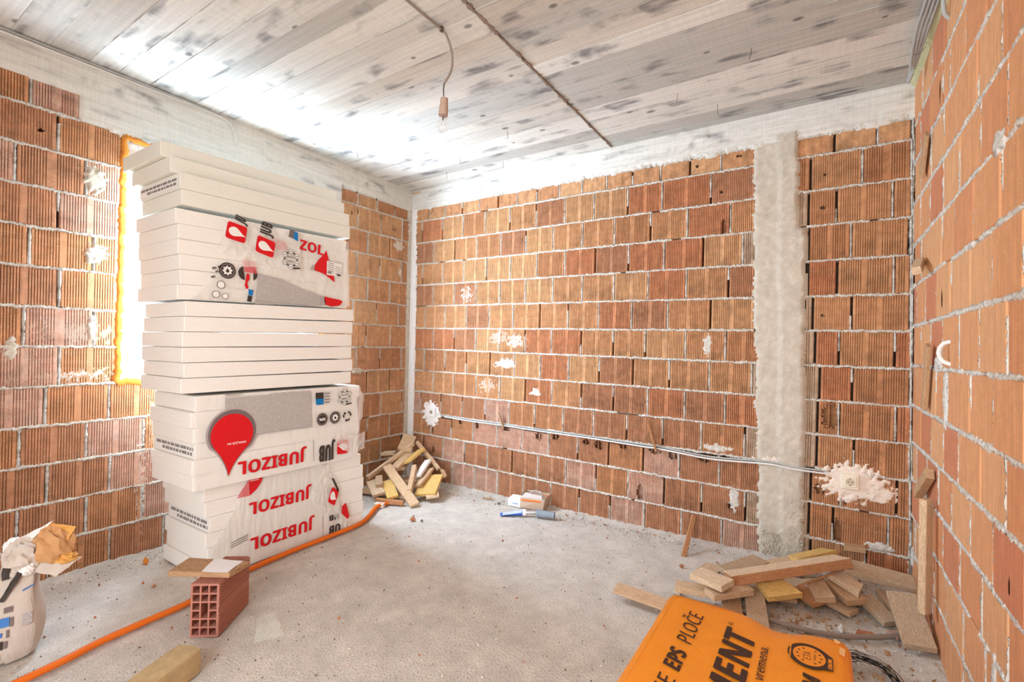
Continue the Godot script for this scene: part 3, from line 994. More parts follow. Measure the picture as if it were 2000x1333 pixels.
func right_wall() -> void:
	var wall := wall_node("wall_right", Vector3(W, 0, 0), Vector3.BACK)
	var ys := [0.0, 0.192, 0.375, 0.565, 0.756, 0.950, 1.158, 1.365, 1.575, 1.790, 2.006, 2.221, 2.425, 2.632]
	var core := MB.new()
	core.box(Vector3(-0.3, -0.2, -0.3), Vector3(D + 0.3, H + 0.25, -0.084))
	part("core", core.mesh(), M.core, wall)
	var mortar := MB.new()
	for k in 13:
		var row: Array = RIGHT_ROWS[k]
		for i: int in row.size() - 1:
			var s := 6000 + k * 100 + i
			rng.seed = s
			var out := rng.randf_range(-0.003, 0.003)
			lay(wall, row[i], row[i + 1], ys[k] + 0.005, ys[k + 1] - 0.005, 0.0, "smooth", pick(M.clay_pale, s), out)
			if i > 0:
				head_joint(mortar, row[i], ys[k] + 0.006, ys[k + 1] - 0.006, s, rng.randf() < 0.35, 1.1)
		if k > 0:
			bed(mortar, 0.0, D, func(_u): return ys[k], 800 + k, 1.25, 0.14)
	tag(part("mortar", mortar.mesh(), M.mortar, wall), "", "", "", "stuff")
	var f := noise(85, 12.0, 4)
	var b := MB.new()
	relief(b, 0.0, D, 2.59, H + 0.02, 0.012, func(u, v): return v - 2.628 - 0.012 * f.get_noise_1d(u), func(u, v, k): return 0.004 + minf(k, 0.02) * (0.9 + 0.8 * f.get_noise_2d(u, 3.0)) + 0.004 * f.get_noise_2d(u * 2.0, v * 2.0))
	part("foam_seal", b.mesh(), M.foam_pale, wall)
	smear(wall, "mortar_smear", 0.80, 1.05, 0.03, 0.13, 521, M.mortar, 0.010, 0.5)
	smear(wall, "mortar_smear", 0.66, 1.175, 0.06, 0.035, 522, M.mortar, 0.012, 0.8)
	smear(wall, "mortar_smear", 1.45, 1.80, 0.05, 0.035, 523, M.mortar, 0.010, 0.8)
	smear(wall, "mortar_smear", 1.42, 0.30, 0.02, 0.12, 524, M.mortar, 0.006, 0.5)
	smear(wall, "mortar_smear", 0.03, 0.17, 0.03, 0.05, 525, M.mortar, 0.010, 0.6)


func rear_wall() -> void:
	# behind the viewer: block wall with the opening for a balcony door
	var wall := wall_node("wall_rear", Vector3(W, 0, D), Vector3.LEFT)
	var a := W - REAR_X1
	var c := W - REAR_X0
	var b := MB.new()
	b.box(Vector3(-0.3, -0.2, -0.3), Vector3(a, H + 0.25, 0))
	b.box(Vector3(c, -0.2, -0.3), Vector3(W + 0.3, H + 0.25, 0))
	b.box(Vector3(a, REAR_TOP, -0.3), Vector3(c, H + 0.25, 0))
	b.box(Vector3(a, -0.2, -0.3), Vector3(c, 0.0, 0))
	part("core", b.mesh(), M.clay[0], wall)


func ceiling() -> void:
	var top := Node3D.new()
	top.name = "ceiling"
	tag(top, "", "", "", "structure")
	add_child(top)
	var b := MB.new()
	b.box(Vector3(-0.3, H + 0.01, -0.3), Vector3(W + 0.3, H + 0.25, D + 0.3))
	part("slab", b.mesh(), M.seam, top)
	# two bays of board-marked concrete meet at x = 1.97; each board left its own strip
	rng.seed = 44
	var fin := MB.new()
	for bay in 2:
		var x0 := -0.05 if bay == 0 else 1.978
		var x1 := 1.966 if bay == 0 else W + 0.05
		var z := -0.05
		while z < D:
			var wz := rng.randf_range(0.10, 0.175)
			var y := H + rng.randf_range(-0.0015, 0.0025) + (0.004 if bay == 1 else 0.0)
			var s := MB.new()
			s.chamfer([Vector3(x0, y, z), Vector3(x1, y, z), Vector3(x1, y + 0.03, z), Vector3(x0, y + 0.03, z), Vector3(x0, y, z + wz), Vector3(x1, y, z + wz), Vector3(x1, y + 0.03, z + wz), Vector3(x0, y + 0.03, z + wz)], 0.0012)
			part("board_marked_strip", s.mesh(), M.cast[rng.randi() % M.cast.size()], top)
			z += wz
			# fins of grout squeezed between the boards
			if rng.randf() < 0.75:
				var x := x0
				var f := noise(rng.randi() % 9999, 5.0, 3)
				var pts := []
				var rad := []
				while x < x1:
					pts.append(Vector3(x, H + 0.001, z + 0.0015 * f.get_noise_1d(x * 4.0)))
					rad.append(maxf(0.0002, 0.0016 + 0.004 * f.get_noise_1d(x)))
					x += 0.02
				fin.tube(pts, rad, 4, false)
	tag(part("grout_fins", fin.mesh(), M.cast[3], top), "", "", "", "stuff")
	# the joint between the bays: a rough lip
	b = MB.new()
	var g := noise(77, 9.0, 4)
	var pts := []
	var rad := []
	for i in 220:
		var z := lerpf(0.03, D, i / 219.0)
		pts.append(Vector3(1.972 + 0.010 * g.get_noise_1d(z * 2.0), H + 0.002, z))
		rad.append(maxf(0.0025, 0.007 + 0.013 * g.get_noise_1d(z * 5.0 + 30.0)))
	b.tube(pts, rad, 6, false)
	part("joint_lip", b.mesh(), M.seam, top)


func floor_() -> void:
	var base := Node3D.new()
	base.name = "floor"
	tag(base, "", "", "", "structure")
	add_child(base)
	var b := MB.new()
	b.box(Vector3(-0.3, -0.3, -0.3), Vector3(W + 0.3, -0.04, D + 0.3))
	part("slab", b.mesh(), M.core, base)
	var f := noise(60, 3.0, 4)
	var g := noise(61, 30.0, 3)
	var nu := 190
	var nv := 210
	var p := []
	p.resize(nu * nv)
	for j in nv:
		for i in nu:
			var x := lerpf(-0.06, W + 0.06, float(i) / (nu - 1))
			var z := lerpf(D + 0.06, -0.06, float(j) / (nv - 1))
			var e := maxf(0.0, 0.10 - minf(minf(z, x), W - x)) * 0.16      # rubble banked against the walls
			p[j * nu + i] = Vector3(x, -0.004 + 0.003 * f.get_noise_2d(x, z) + 0.0022 * g.get_noise_2d(x, z) + e * (0.7 + 0.9 * g.get_noise_2d(x * 0.7, z * 0.7)), z)
	b = MB.new()
	b.sheet(p, nu, nv)
	part("screed", b.mesh(), M.floor, base)
	# loose grit, thickest along the walls
	scatter(base, "grit", 11000, 21, M.grit_pale, 0.0012, 0.0058, 0.72)
	scatter(base, "dark_grit", 5200, 22, M.grit_dark, 0.0012, 0.0050, 0.55)
	scatter(base, "brick_crumbs", 420, 23, M.clay[4], 0.003, 0.010, 0.5)
	scatter(base, "wood_chips", 900, 24, M.wood[1], 0.003, 0.016, 1.0)


func scatter(parent: Node3D, called: String, count: int, s: int, m: Material, r0: float, r1: float, near_wall: float) -> void:
	rng.seed = s
	var b := MB.new()
	for k in 1:
		pebble(b, Vector3.ZERO, 1.0)
	var mm := MultiMesh.new()
	mm.transform_format = MultiMesh.TRANSFORM_3D
	mm.mesh = b.mesh()
	mm.instance_count = count
	for i in count:
		var x := rng.randf_range(0.01, W - 0.01)
		var z := rng.randf_range(0.01, 3.2)
		if rng.randf() < near_wall:
			var q := rng.randf()
			var d := absf(rng.randfn(0.0, 0.11)) + 0.005
			if called == "wood_chips":
				q = 1.0
			if q < 0.6:
				z = d
			elif q < 0.8:
				x = d
			else:
				x = W - 0.60 + absf(rng.randfn(0.0, 0.25)) if called != "grit" else W - d
				x = minf(x, W - 0.02)
				z = rng.randf_range(0.2, 1.5)
		var r := lerpf(r0, r1, pow(rng.randf(), 3.0))
		var t := Basis.from_euler(Vector3(rng.randf() * 6.0, rng.randf() * 6.0, rng.randf() * 6.0)) * Basis.from_scale(Vector3(1.0, rng.randf_range(0.5, 1.0) * (0.25 if called == "wood_chips" else 1.0), rng.randf_range(0.6, 1.3)) * r)
		mm.set_instance_transform(i, Transform3D(t, Vector3(x, 0.0 + r * 0.3 - 0.002, z)))
	var o := MultiMeshInstance3D.new()
	o.name = called
	o.multimesh = mm
	o.material_override = m
	o.set_meta("kind", "stuff")
	parent.add_child(o, true)


# ---------------------------------------------------------------- window
func window() -> void:
	var z0 := 2.225
	var z1 := 0.94
	var y0 := 0.975
	var y1 := 2.335
	var o := Node3D.new()
	o.name = "window_1"
	tag(o, "", "", "", "structure")
	# own axes: x from the left jamb to the right, y up, z into the room
	o.transform = Transform3D(Basis(Vector3.FORWARD, Vector3.UP, Vector3.RIGHT), Vector3(-0.082, y0, z0))
	add_child(o)
	var ww := z0 - z1
	var hh := y1 - y0
	var fr := MB.new()
	var t := 0.065
	frame(fr, 0.012, 0.012, ww - 0.012, hh - 0.012, t, -0.02, 0.05)
	part("frame", fr.mesh(), M.pvc, o)
	var sash := MB.new()
	frame(sash, t + 0.004, t + 0.004, ww * 0.5 - 0.003, hh - t - 0.004, 0.075, -0.005, 0.07)
	part("sash", sash.mesh(), M.pvc, o)
	sash = MB.new()
	frame(sash, ww * 0.5 + 0.003, t + 0.004, ww - t - 0.004, hh - t - 0.004, 0.075, -0.005, 0.07)
	part("sash", sash.mesh(), M.pvc, o)
	for side in 2:
		var g := MB.new()
		var a := t + 0.07 + side * (ww * 0.5 - t)
		g.box(Vector3(a, t + 0.07, 0.02), Vector3(a + ww * 0.5 - t - 0.14, hh - t - 0.07, 0.026))
		part("pane", g.mesh(), M.glass, o)
	for y in [0.10, hh - 0.17]:
		var h := MB.new()
		h.chamfer([Vector3(t - 0.012, y, 0.05), Vector3(t + 0.010, y, 0.05), Vector3(t + 0.010, y + 0.10, 0.05), Vector3(t - 0.012, y + 0.10, 0.05), Vector3(t - 0.012, y, 0.078), Vector3(t + 0.010, y, 0.078), Vector3(t + 0.010, y + 0.10, 0.078), Vector3(t - 0.012, y + 0.10, 0.078)], 0.004)
		part("hinge", h.mesh(), M.pvc, o)
	# blue print on the protective tape of the sash
	for k in 2:
		var l := lettering("PLASTO", 0.034, false, M.blue_print, o, "tape_print")
		l.transform = Transform3D(Basis(Vector3.UP, Vector3.LEFT, Vector3.BACK), Vector3(t + 0.055, 0.13 + k * 0.75, 0.0705))
	# orange foam squeezed out all round
	rng.seed = 66
	var f := noise(67, 22.0, 3)
	var foam := MB.new()
	for side in 4:
		var pts := []
		var rad := []
		var from: Vector3 = [Vector3(0, 0, 0), Vector3(0, hh, 0), Vector3(ww, hh, 0), Vector3(ww, 0, 0)][side]
		var to: Vector3 = [Vector3(0, hh, 0), Vector3(ww, hh, 0), Vector3(ww, 0, 0), Vector3(0, 0, 0)][side]
		var n := int((to - from).length() / 0.012)
		for i in n + 1:
			var q := from.lerp(to, float(i) / n)
			pts.append(q + Vector3(f.get_noise_2d(i * 0.01, side * 9.0), f.get_noise_2d(i * 0.01, side * 9.0 + 4.0), 0) * 0.010 + Vector3(0, 0, 0.076))
			rad.append(0.017 + 0.011 * f.get_noise_2d(i * 0.02 + 3.0, side * 7.0))
		foam.tube(pts, rad, 7)
	part("foam_seal", foam.mesh(), M.foam_orange, o)
	# what stands outside: pale ground far below the sill
	var b := MB.new()
	b.box(Vector3(-40, -0.75, -40), Vector3(44, -0.55, 44))
	tag(part("ground_outside", b.mesh(), M.outside, self), "", "", "", "structure")


func frame(b: MB, x0: float, y0: float, x1: float, y1: float, t: float, z0: float, z1: float) -> void:
	for q in [[x0, y0, x0 + t, y1], [x1 - t, y0, x1, y1], [x0 + t, y0, x1 - t, y0 + t], [x0 + t, y1 - t, x1 - t, y1]]:
		b.chamfer([Vector3(q[0], q[1], z0), Vector3(q[2], q[1], z0), Vector3(q[2], q[3], z0), Vector3(q[0], q[3], z0), Vector3(q[0], q[1], z1), Vector3(q[2], q[1], z1), Vector3(q[2], q[3], z1), Vector3(q[0], q[3], z1)], 0.004)


# lettering as a thin raised print; the letters' height is the cap height; origin at the left end of the base line
func lettering(text: String, cap: float, bold: bool, m: Material, parent: Node, called := "lettering", width := 0.0, slant := 0.0) -> MeshInstance3D:
	var font := SystemFont.new()
	font.font_names = PackedStringArray(["Droid Sans"])
	font.font_weight = 700 if bold else 400
	var t := TextMesh.new()
	t.font = font
	t.font_size = 64
	t.text = text
	t.depth = 0.0006 / (cap / 0.0457)
	t.pixel_size = 0.001
	t.curve_step = 1.0
	t.horizontal_alignment = HORIZONTAL_ALIGNMENT_LEFT
	t.vertical_alignment = VERTICAL_ALIGNMENT_BOTTOM
	var a := t.get_mesh_arrays()
	var v: PackedVector3Array = a[Mesh.ARRAY_VERTEX]
	var box := t.get_aabb()
	# scale to the wanted cap height (cap = 0.714 em) and width, base line at y = 0
	var sy := cap / (64.0 * 0.001 * 0.714)
	var sx := sy if width <= 0.0 else width / box.size.x
	var base := 0.0
	var lo := 1e9
	for p in v:
		lo = minf(lo, p.y)
	base = lo if not text.contains("j") and not text.contains("g") and not text.contains(",") else lo + 0.0135
	for i in v.size():
		var y := (v[i].y - base) * sy
		v[i] = Vector3((v[i].x - box.position.x) * sx + slant * y, y, v[i].z * sy)
	var out := []
	out.resize(Mesh.ARRAY_MAX)
	var nn: PackedVector3Array = a[Mesh.ARRAY_NORMAL]
	var ix: PackedInt32Array = a[Mesh.ARRAY_INDEX] if a[Mesh.ARRAY_INDEX] != null else PackedInt32Array(range(v.size()))
	if bold:                                                     # a heavier face: the strokes thickened all round
		var v1 := v.duplicate()
		var n1 := nn.duplicate()
		var i1 := ix.duplicate()
		var e := cap * 0.028
		for k in [[e, 0.0], [-e, 0.0], [0.0, e * 0.6], [0.0, -e * 0.6]]:
			var first := v.size()
			for p in v1:
				v.append(p + Vector3(k[0], k[1], -0.00004))
			nn.append_array(n1)
			for q in i1:
				ix.append(q + first)
	out[Mesh.ARRAY_VERTEX] = v
	out[Mesh.ARRAY_NORMAL] = nn
	out[Mesh.ARRAY_INDEX] = ix
	var mesh := ArrayMesh.new()
	mesh.add_surface_from_arrays(Mesh.PRIMITIVE_TRIANGLES, out)
	return part(called, mesh, m, parent)


# ---------------------------------------------------------------- the stack of foam boards
# A pack's own axes: x along its long front from the left end, y up, z out of the front. Front faces the room (+x of the room).
func face_at(x: float, y: float, z: float, tilt := 0.0) -> Transform3D:
	return Transform3D(Basis(Vector3.FORWARD, Vector3.UP, Vector3.RIGHT) * Basis(Vector3.BACK, tilt), Vector3(x, y, z))


func board_mesh(l: float, h: float, d: float, s0 := 0.0) -> ArrayMesh:
	var b := MB.new()
	b.chamfer([Vector3(s0, 0, -d), Vector3(s0 + l, 0, -d), Vector3(s0 + l, h, -d), Vector3(s0, h, -d), Vector3(s0, 0, 0), Vector3(s0 + l, 0, 0), Vector3(s0 + l, h, 0), Vector3(s0, h, 0)], 0.0025)
	return b.mesh()


func in_poly(p: Vector2, poly: PackedVector2Array) -> bool:
	return Geometry2D.is_point_in_polygon(p, poly)


# a thin sheet of film on a pack's front, cut to a polygon; wrinkle in metres
func film_sheet(poly: PackedVector2Array, off: float, wrinkle: float, s: int, stretch := Vector2(1.0, 0.35), step := 0.005) -> ArrayMesh:
	var lo := Vector2(1e9, 1e9)
	var hi := -lo
	for p in poly:
		lo = lo.min(p)
		hi = hi.max(p)
	var f := noise(s, 9.0, 3)
	var nu := int((hi.x - lo.x) / step) + 2
	var nv := int((hi.y - lo.y) / step) + 2
	var p := []
	p.resize(nu * nv)
	for j in nv:
		for i in nu:
			var q := Vector2(lerpf(lo.x, hi.x, float(i) / (nu - 1)), lerpf(lo.y, hi.y, float(j) / (nv - 1)))
			p[j * nu + i] = Vector3(q.x, q.y, off + wrinkle * (1.0 - absf(f.get_noise_2d(q.x * stretch.x, q.y * stretch.y)) * 2.0))
	var b := MB.new()
	b.sheet(p, nu, nv, func(i, j):
		var c: Vector3 = (p[j * nu + i] + p[(j + 1) * nu + i + 1]) * 0.5
		return in_poly(Vector2(c.x, c.y), poly))
	return b.mesh()


func pv(list: Array) -> PackedVector2Array:
	var o := PackedVector2Array()
	for i in range(0, list.size(), 2):
		o.append(Vector2(list[i], list[i + 1]))
	return o


func arc(c: Vector2, r: float, a0 := 0.0, a1 := TAU, n := 28, ry := 0.0) -> PackedVector2Array:
	var o := PackedVector2Array()
	for i in n:
		var a := lerpf(a0, a1, float(i) / (n if a1 - a0 > 6.2 else n - 1))
		o.append(c + Vector2(cos(a) * r, sin(a) * (ry if ry > 0.0 else r)))
	return o


# the drop of the maker's mark: a round head and a long tip
func drop(c: Vector2, r: float, tip: Vector2) -> PackedVector2Array:
	var d := tip - c
	var a := d.angle()
	var o := PackedVector2Array()
	for i in 27:
		var t := a + 0.95 + (TAU - 1.9) * i / 26.0
		o.append(c + Vector2(cos(t), sin(t)) * r)
	var n := d.normalized()
	var m := n.rotated(PI / 2)
	var l := d.length()
	for k in [[0.42, 0.60], [0.55, 0.40], [0.70, 0.22], [0.85, 0.09]]:
		o.append(c + n * l * k[0] - m * r * k[1])
	o.append(tip)
	for k in [[0.85, 0.09], [0.70, 0.22], [0.55, 0.40], [0.42, 0.60]]:
		o.append(c + n * l * k[0] + m * r * k[1])
	return o


func inked(called: String, poly: PackedVector2Array, z: float, m: Material, parent: Node) -> MeshInstance3D:
	var b := MB.new()
	b.plate(poly, 0.0005)
	return part(called, b.mesh(), m, parent, Transform3D(Basis(), Vector3(0, 0, z)))


# lettering turned upside down; x, y is the right end of its base line as printed
func upside(text: String, x: float, y: float, z: float, cap: float, width: float, m: Material, parent: Node, called := "lettering", bold := true) -> void:
	var l := lettering(text, cap, bold, m, parent, called, width)
	l.transform = Transform3D(Basis(Vector3.BACK, PI), Vector3(x, y, z))


# the maker's sign: a red square with round corners and a pale drop, laid into the corners p0 (top left), p1 (top right), p3 (bottom left)
func maker_sign(p0: Vector2, p1: Vector2, p3: Vector2, z: float, m: Material, parent: Node, turn := 0.0) -> void:
	var ex := p1 - p0
	var ey := p3 - p0
	var sq := PackedVector2Array()
	for c in [[0.86, 0.86, 0.0], [0.14, 0.86, PI / 2], [0.14, 0.14, PI], [0.86, 0.14, PI * 1.5]]:
		for i in 5:
			var a: float = c[2] + PI / 2 * i / 4.0
			sq.append(p0 + ex * (c[0] + 0.14 * cos(a)) + ey * (c[1] + 0.14 * sin(a)))
	inked("maker_sign", sq, z, m, parent)
	var d := PackedVector2Array()
	for q in drop(Vector2(0.38, 0.5).rotated(0.0), 0.27, Vector2(1.0, 0.62)):
		var v := (q - Vector2(0.5, 0.5)).rotated(turn) + Vector2(0.5, 0.5)
		d.append(p0 + ex * v.x + ey * v.y)
	inked("maker_sign_drop", d, z + 0.0006, M.white, parent)


func badges(parent: Node, c: Vector2, z: float, r: float, kind: String, squash := Vector2.ONE) -> void:
	var wrap := func(poly: PackedVector2Array) -> PackedVector2Array:
		var o := PackedVector2Array()
		for q in poly:
			o.append(c + q * squash)
		return o
	match kind:
		"percent":
			inked("badge", wrap.call(arc(Vector2.ZERO, r)), z, M.ink, parent)
			inked("badge_ring", wrap.call(arc(Vector2.ZERO, r * 0.83)), z + 0.0004, M.ink_pale, parent)
			inked("badge_disc", wrap.call(arc(Vector2.ZERO, r * 0.78)), z + 0.0008, M.ink, parent)
			upside("98%", c.x + r * 0.55, c.y + r * 0.22, z + 0.0012, r * 0.44, r * 1.1, M.white, parent, "badge_text")
		"gear":
			inked("badge", wrap.call(arc(Vector2.ZERO, r)), z, M.ink, parent)
			inked("badge_ring", wrap.call(arc(Vector2.ZERO, r * 0.82)), z + 0.0004, M.ink_pale, parent)
			inked("badge_disc", wrap.call(arc(Vector2.ZERO, r * 0.76)), z + 0.0008, M.ink, parent)
			var g := PackedVector2Array()
			for i in 32:
				var a := TAU * i / 32.0
				g.append(Vector2(cos(a), sin(a)) * r * (0.60 if i % 4 < 2 else 0.47))
			inked("badge_gear", wrap.call(g), z + 0.0012, M.white, parent)
			inked("badge_drop", wrap.call(drop(Vector2(0, r * -0.06), r * 0.2, Vector2(0, r * 0.3))), z + 0.0016, M.ink, parent)
		"recycle":
			for k in 3:
				var o := PackedVector2Array()
				for q in [[-0.42, 0.95], [0.12, 0.95], [0.28, 1.12], [0.5, 0.62], [0.0, 0.52], [0.12, 0.68], [-0.2, 0.68], [-0.42, 0.42], [-0.7, 0.55]]:
					o.append((Vector2(q[0], q[1]) * r * 0.92).rotated(TAU * k / 3.0 + PI))
				inked("recycle_arrow", wrap.call(o), z, M.ink, parent)
		"cycle":
			for k in 6:
				var a := TAU * k / 6.0 + PI / 6
				var e := Vector2(cos(a), sin(a)) * r * 0.78
				inked("cycle_circle", wrap.call(arc(e, r * 0.25, 0.0, TAU, 16)), z, M.ink, parent)
				inked("cycle_disc", wrap.call(arc(e, r * 0.21, 0.0, TAU, 16)), z + 0.0004, M.white, parent)
				inked("cycle_mark", wrap.call(pv([e.x - r * 0.13, e.y - r * 0.03, e.x + r * 0.13, e.y - r * 0.03, e.x + r * 0.13, e.y + r * 0.03, e.x - r * 0.13, e.y + r * 0.03])), z + 0.0008, M.ink, parent)
				var b := Vector2(cos(a + PI / 6), sin(a + PI / 6)) * r * 0.70
				inked("cycle_link", wrap.call(arc(b, r * 0.10, 0.0, TAU, 8)), z, M.ink, parent)
			upside("Circular", c.x + r * 0.42 * squash.x, c.y + r * 0.28 * squash.y, z, r * 0.17 * squash.y, r * 0.84 * squash.x, M.ink, parent, "cycle_text", false)
			upside("Cycle", c.x + r * 0.28 * squash.x, c.y - r * 0.08 * squash.y, z, r * 0.2 * squash.y, r * 0.56 * squash.x, M.ink, parent, "cycle_text", false)
			inked("cycle_tag", wrap.call(pv([r * 0.25, -r * 1.0, r * 1.05, -r * 0.92, r * 1.05, -r * 0.76, r * 0.25, -r * 0.84])), z, M.ink, parent)


# printed slip on the short side of a board: rows of small dark letters; own axes x to the right, y up, z out
func slip(parent: Node, at: Transform3D, w: float, h: float, s: int, tilt := 0.0) -> void:
	var b := MB.new()
	b.plate(pv([0, 0, w, tilt, w, h + tilt, 0, h]), 0.0006)
	var o := part("printed_slip", b.mesh(), M.white, parent, at)
	rng.seed = s
	b = MB.new()
	for r in 2:
		var y := h * (0.58 if r == 0 else 0.18)
		var x := w * (0.03 if r == 0 else 0.2)
		while x < w * 0.97:
			var n := rng.randi_range(2, 6)
			for k in n:
				var q := x + k * h * 0.17
				if q > w * 0.97:
					break
				var t := tilt * q / w
				b.plate(pv([q, y + t, q + h * 0.11, y + t, q + h * 0.11, y + t + h * rng.randf_range(0.2, 0.27), q + h * 0.04, y + t + h * 0.27, q, y + t + h * rng.randf_range(0.1, 0.26)]), 0.0010)
			x += n * h * 0.17 + h * 0.12
	part("small_print", b.mesh(), M.ink, o)


func build_foam_stack() -> void:
	# lowest pack, its film torn open at both ends
	var p := thing("foam_board_pack", face_at(0.655, 0.004, 2.055))
	tag(p, "lowest pack of white foam boards standing on the floor, printed film torn at both ends", "foam pack", "packs of foam boards in the stack")
	var edges := [[0.0, 0.0], [0.012, 0.006], [0.005, -0.004], [0.018, 0.004], [0.0, -0.006], [-0.01, -0.008]]
	for k in 6:
		part("board", board_mesh(0.99 - absf(edges[k][0]), 0.0775, 0.46), M.foam, p, Transform3D(Basis(), Vector3(edges[k][0], k * 0.0785, edges[k][1] - 0.004)))
	var film := part("film", film_sheet(pv([0.205, 0.468, 0.12, 0.30, 0.031, 0.16, 0.02, 0.004, 0.87, 0.004, 0.72, 0.34, 0.689, 0.447, 0.64, 0.468]), 0.004, 0.0035, 901, Vector2(1.4, 0.25)), M.film_thick, p)
	var z := 0.0085
	inked("red_drop", pv([0.206, 0.466, 0.284, 0.466, 0.272, 0.436, 0.25, 0.406, 0.213, 0.379]), z, M.red, film)
	inked("red_drop_faded", pv([0.204, 0.464, 0.211, 0.379, 0.146, 0.382, 0.17, 0.42]), z, M.film_red, film)
	upside("www", 0.262, 0.462, z + 0.0006, 0.010, 0.05, M.white, film, "web_address", false)
	upside("JUBIZOL", 0.585, 0.358, z, 0.064, 0.372, M.red, film)
	upside("JUBIZOL", 0.612, 0.164, z, 0.064, 0.386, M.red, film)
	inked("divider", pv([0.671, 0.137, 0.6725, 0.137, 0.6775, 0.006, 0.676, 0.006]), z, M.ink, film)
	upside("UB", 0.79, 0.128, z, 0.034, 0.07, M.ink, film)
	upside("UB", 0.80, 0.06, z, 0.052, 0.078, M.ink, film)
	inked("red_foot_print", pv([0.25, 0.004, 0.6, 0.004, 0.6, 0.010, 0.25, 0.006]), z, M.red_dark, film)
	for k in 3:
		inked("small_print_line", pv([0.12, 0.128 + k * 0.012, 0.21, 0.146 + k * 0.012, 0.21, 0.150 + k * 0.012, 0.12, 0.131 + k * 0.012]), z, M.ink_soft, film)
	# loose flap at the right, folded over itself
	var flap := part("film_flap", film_sheet(pv([0.63, 0.40, 0.69, 0.46, 0.745, 0.31, 0.80, 0.17, 0.885, 0.02, 0.84, 0.0, 0.74, 0.13, 0.62, 0.20, 0.57, 0.28]), 0.014, 0.008, 905, Vector2(1.5, 0.8)), M.film_thick, p)
	maker_sign(Vector2(0.723, 0.313), Vector2(0.775, 0.275), Vector2(0.692, 0.226), 0.0235, M.red, flap)
	inked("red_drop_folded", pv([0.80, 0.17, 0.83, 0.185, 0.86, 0.09, 0.845, 0.075, 0.80, 0.125]), 0.0235, M.red, flap)
	inked("ink_fold", pv([0.715, 0.37, 0.735, 0.36, 0.775, 0.28, 0.765, 0.27]), 0.0235, M.ink, flap)
	side_slip(p, 0.025, 0.240, 0.43, 0.064, 31, 0.0, 0.018)
	# second pack, film still whole
	p = thing("foam_board_pack", face_at(0.70, 0.478, 2.145))
	tag(p, "second pack up, film with large red drop and upside-down red lettering", "foam pack", "packs of foam boards in the stack")
	edges = [[0.006, -0.002], [0.0, 0.0], [0.010, -0.004], [0.004, -0.006], [-0.012, -0.002], [0.008, -0.006]]
	for k in 6:
		part("board", board_mesh(0.985, 0.0765, 0.455), M.foam, p, Transform3D(Basis(), Vector3(edges[k][0], k * 0.0775, edges[k][1])))
	film = part("film", film_sheet(pv([0.012, 0.002, 0.975, 0.002, 0.99, 0.12, 1.0, 0.25, 0.992, 0.463, 0.004, 0.463]), 0.003, 0.003, 911, Vector2(0.9, 0.2)), M.film, p)
	z = 0.0080
	var dc := Vector2(0.182, 0.258)
	inked("drop_halo", drop(dc + Vector2(0.0, 0.006), 0.128, Vector2(0.165, 0.044)), z - 0.0012, M.ink_pale, film)
	inked("drop_shadow", drop(dc + Vector2(0.002, 0.008), 0.119, Vector2(0.166, 0.046)), z - 0.0006, M.ink_soft, film)
	inked("small_print_block", pv([0.14, 0.447, 0.38, 0.447, 0.38, 0.453, 0.626, 0.453, 0.638, 0.24, 0.15, 0.24]), z - 0.0020, M.print, film)
	inked("red_drop", drop(dc, 0.106, Vector2(0.167, 0.048)), z, M.red, film)
	upside("www.jub.eu", 0.252, 0.216, z + 0.0007, 0.013, 0.094, M.white, film, "web_address", false)
	upside("JUBIZOL", 0.606, 0.128, z, 0.066, 0.392, M.red, film)
	inked("divider", pv([0.649, 0.156, 0.651, 0.156, 0.6595, 0.033, 0.6575, 0.033]), z, M.ink, film)
	upside("JUB", 0.803, 0.142, z, 0.094, 0.108, M.ink, film)
	maker_sign(Vector2(0.82, 0.13), Vector2(0.905, 0.126), Vector2(0.82, 0.042), z, M.red, film, PI)
	inked("table_head", pv([0.657, 0.438, 0.712, 0.438, 0.713, 0.401, 0.660, 0.401]), z, M.ink, film)
	inked("table_blue", pv([0.660, 0.401, 0.713, 0.401, 0.714, 0.365, 0.664, 0.365]), z, M.cyan, film)
	for k in 5:
		inked("table_rule", pv([0.713, 0.438 - k * 0.018, 0.767, 0.438 - k * 0.018, 0.767, 0.4365 - k * 0.018, 0.713, 0.4365 - k * 0.018]), z, M.ink_soft, film)
		if k < 4:
			inked("table_mark", pv([0.722, 0.432 - k * 0.018, 0.758, 0.432 - k * 0.018, 0.758, 0.428 - k * 0.018, 0.722, 0.428 - k * 0.018]), z, M.ink, film)
	for k in 3:
		inked("small_print_line", pv([0.14, 0.456 + k * 0.004, 0.229 - 0.02 * (k % 2), 0.457 + k * 0.004, 0.229 - 0.02 * (k % 2), 0.4585 + k * 0.004, 0.14, 0.4575 + k * 0.004]), z, M.ink_soft, film)
	badges(film, Vector2(0.866, 0.400), z, 0.053, "cycle")
	badges(film, Vector2(0.708, 0.275), z, 0.037, "percent")
	badges(film, Vector2(0.799, 0.276), z, 0.037, "gear")
	badges(film, Vector2(0.890, 0.275), z, 0.036, "recycle")
	var tag_film := part("film_flap", film_sheet(pv([0.77, 0.165, 0.84, 0.09, 0.92, 0.025, 1.03, 0.05, 1.03, 0.16, 0.94, 0.14, 0.86, 0.17]), 0.012, 0.006, 917, Vector2(1.3, 0.9)), M.film_thick, p)
	tag_film.name = "film_flap"
	part("film_flap", film_sheet(pv([0.98, 0.24, 1.012, 0.24, 1.02, 0.40, 0.985, 0.44]), 0.003, 0.006, 918), M.film_thick, p)
	side_slip(p, 0.03, 0.163, 0.42, 0.060, 32, 0.0, 0.010)
	# six bare boards
	var words := ["lowest", "second from below", "third from below", "fourth from below", "fifth from below", "uppermost"]
